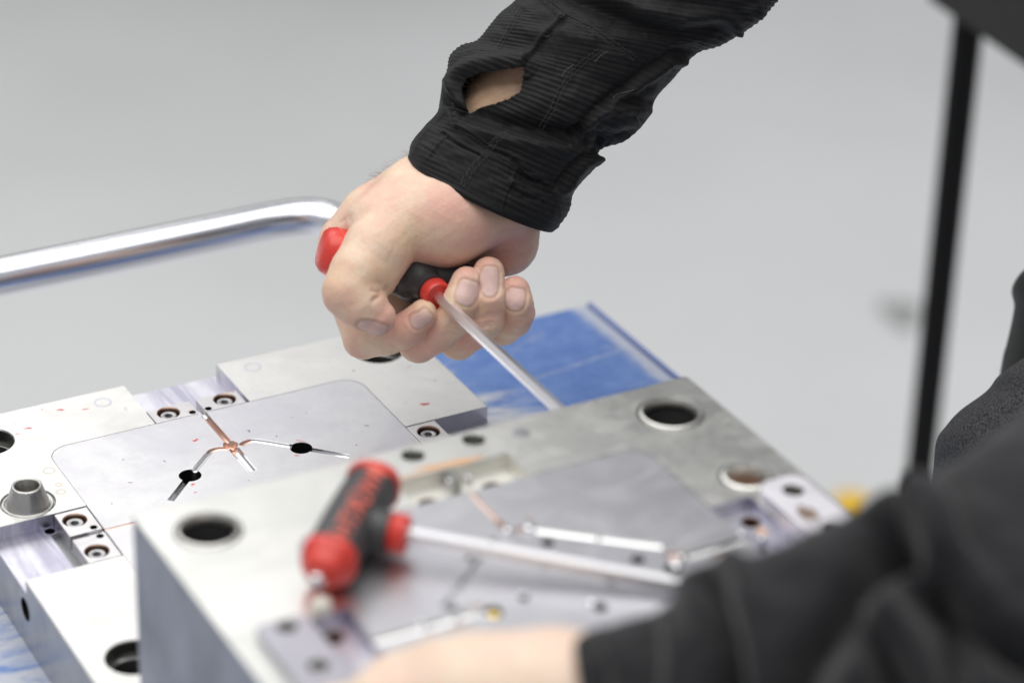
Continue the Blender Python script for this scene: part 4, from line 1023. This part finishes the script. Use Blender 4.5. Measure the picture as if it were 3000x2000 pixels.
dd = [.985, .98, .975, .97, .965, .96, .96, .96, .96, .96, .965, .97, .99, 1.02, 1.1, 1.22]
Lq = [LH(x, y, d) for (x, y), d in zip(UPL, dd)]; Rq = [LH(x, y, d) for (x, y), d in zip(LOW, dd)]
G, th = sleeve_grid(Lq, Rq, [34, 36, 40, 44, 46, 48, 50, 52, 54, 56, 58, 58, 60, 62, 66, 70], [(0, 0, 0)] * 16, 200, 200)
q9 = lambda *p: [LH((x / 1.568 + 1700) / 1.27551, (y / 1.568 + 1000) / 1.27551, .95)[:2] for x, y in p]
CR2 = [(q9((590, 1110), (610, 1250), (650, 1400), (680, 1700)), 17, 6, 5), (q9((1395, 860), (1300, 1000), (1150, 1230), (1000, 1480), (900, 1700)), 17, 7, 6),
       (q9((1410, 900), (1560, 1090), (1760, 1330), (2000, 1430), (2300, 1500)), 17, 7, 3), (q9((1290, 1320), (1340, 1450), (1500, 1700)), 13, 6, 5),
       (q9((1500, 1150), (1600, 1300), (1620, 1600)), 13, 5, 4), (q9((330, 1330), (350, 1450), (330, 1700)), 4, 4, 2), (q9((60, 1420), (100, 1500), (110, 1700)), 3, 3, 2)]
V2_, F2_, N2_, rb2, _ = sleeve_mesh(G, th, CR2, 2.6, 0.25, 2.2, None, 11)
M_KNIT2 = mat('charcoal_ribbed_knit', (0.015, 0.015, 0.017), 0.8); t = NT(M_KNIT2); t.b.inputs['Sheen Weight'].default_value = 0.2; t.b.inputs['Specular IOR Level'].default_value = 0.2
cloth_obj('left_sleeve', V2_, F2_, rb2, M_KNIT2, person, 0.0015)

# ---- trousers and jacket body at the right edge
M_JEANS = mat('dark_grey_denim', (0.03, 0.031, 0.034), 0.8); t = NT(M_JEANS)
oc = t.coord(rot=(0, 0.9, 0.4))
fl1 = t.noise(t.coord(scale=(1, 1, 5), rot=(0.5, 0.7, 0.2)), 420, 2, 0.7)
tw = t.ramp(fl1, ((0.42, 0), (0.60, 1)))
c = t.mix(tw, (0.005, 0.005, 0.006), (0.075, 0.075, 0.08)); t.base(c)
t.normal(t.bump(fl1, 0.6, 0.0006))
def body_loft(rows, name, mt, n=96, nr=140, seed=2, noise=2.0):
    Lr = []; cr = []
    for y, xl, rad, d in rows:
        p = MHi @ at(xl, y, d); Lr.append(np.array(p) * 1000 + np.array((0, 0, -rad * .2))); cr.append(rad)
    L_ = Lr; R_ = [p + np.array((2 * r_, 0, 0)) for p, r_ in zip(Lr, cr)]
    G, th = sleeve_grid(L_, R_, [r_ * .8 for r_ in cr], [(0, 0, 0)] * len(cr), nr, n)
    V = G.reshape(-1, 3); F = grid_faces(nr, n); N = vnormals(V, F); c = G.mean(1, keepdims=True); N *= np.sign(((G - c).reshape(-1, 3) * N).sum(1))[:, None]
    V = V + N * (noise * fbm(V, 0.05, seed))[:, None]
    return cloth_obj(name, V, F, np.zeros(len(V)) + .5, mt, person, 0)
body_loft([(1040, 3040, 100, 1.36), (1100, 2962, 118, 1.36), (1147, 2925, 125, 1.36), (1204, 2850, 132, 1.36), (1255, 2806, 136, 1.36), (1306, 2776, 138, 1.36), (1421, 2760, 138, 1.36), (1700, 2722, 136, 1.36), (2300, 2745, 130, 1.36), (3400, 2800, 110, 1.36), (4600, 2850, 95, 1.37)], 'trousers', M_JEANS, 120, 160, 2, 1.0)
body_loft([(1122, 2958, 126, 1.455), (1085, 2962, 128, 1.455), (1040, 2970, 130, 1.455), (1000, 2982, 132, 1.455), (900, 3004, 135, 1.455), (804, 3020, 138, 1.455), (600, 3230, 140, 1.455), (0, 3500, 150, 1.44), (-900, 3500, 165, 1.40), (-1700, 3400, 165, 1.34), (-2300, 3000, 120, 1.30)], 'jacket_body', M_KNIT, 120, 200, 4, 1.2)

# ------------------------------------------------------------------ things behind
M_BLK = mat('black_powder_coat', (0.004, 0.004, 0.005), 0.6, 0, Specular_IOR_Level=0.2)
st_ = empty('metal_stand', Vector((0.366, 1.985, FL)), 'black upright post with a cross rail, blurred behind at the right', 'stand', rot=False)
pt, pb = at(2838, 60, 2.10), at(2690, 1430, 2.30)
dirv = (pt - pb).normalized()
bm = tube_bm([pt + dirv * .02, pb, pb - dirv * ((pb.z - FL) / dirv.z - .001)], 0.0125, 24)
link('post', bm_mesh(bm, True, 50), M_BLK, st_)
M_RAIL = mat('dark_olive_rail', (0.012, 0.013, 0.011), 0.6)
u_ = (W(0, 1, 0) - W(0, 0, 0)).normalized(); p0 = at(2772, -8, 2.10); p1 = at(3120, 228, 1.98)
d_ = (p1 - p0).normalized(); upv = Vector((0, 0, 1)); sd = d_.cross(upv).normalized(); bm = bmesh.new()
def obox(bm, p, q, sdv, upv, ws, hu, bev=.003):
    vs = [bm.verts.new(x + sdv * a * ws + upv * b * hu) for x in (p, q) for a, b in ((-1, 0), (1, 0), (1, 2), (-1, 2))]
    fs = [bm.faces.new([vs[i] for i in f]) for f in ((0, 1, 2, 3), (7, 6, 5, 4), (0, 4, 5, 1), (1, 5, 6, 2), (2, 6, 7, 3), (3, 7, 4, 0))]
    bmesh.ops.recalc_face_normals(bm, faces=bm.faces); bmesh.ops.bevel(bm, geom=list(bm.edges), offset=bev, segments=2, affect='EDGES')
obox(bm, p0, p0 + d_ * 0.6, sd, upv, 0.02, 0.03)
link('cross_rail', bm_mesh(bm), M_RAIL, st_)
yb = at(2500, 1475, 2.75)
ye = bmesh.new(); P_ = yb.copy(); dz = yb.z - FL
obox(ye, Vector((yb.x - .017, yb.y, FL)), Vector((yb.x + .017, yb.y, FL)), Vector((0, 1, 0)), upv, .03, (dz) / 2 + .000, .004)
tag(link('floor_marker', bm_mesh(ye), mat('yellow_paint', (0.80, 0.50, 0.03), 0.5), base=(yb.x, yb.y, FL), rot=False), 'blurred yellow marker post on the floor behind the near sleeve', 'marker')
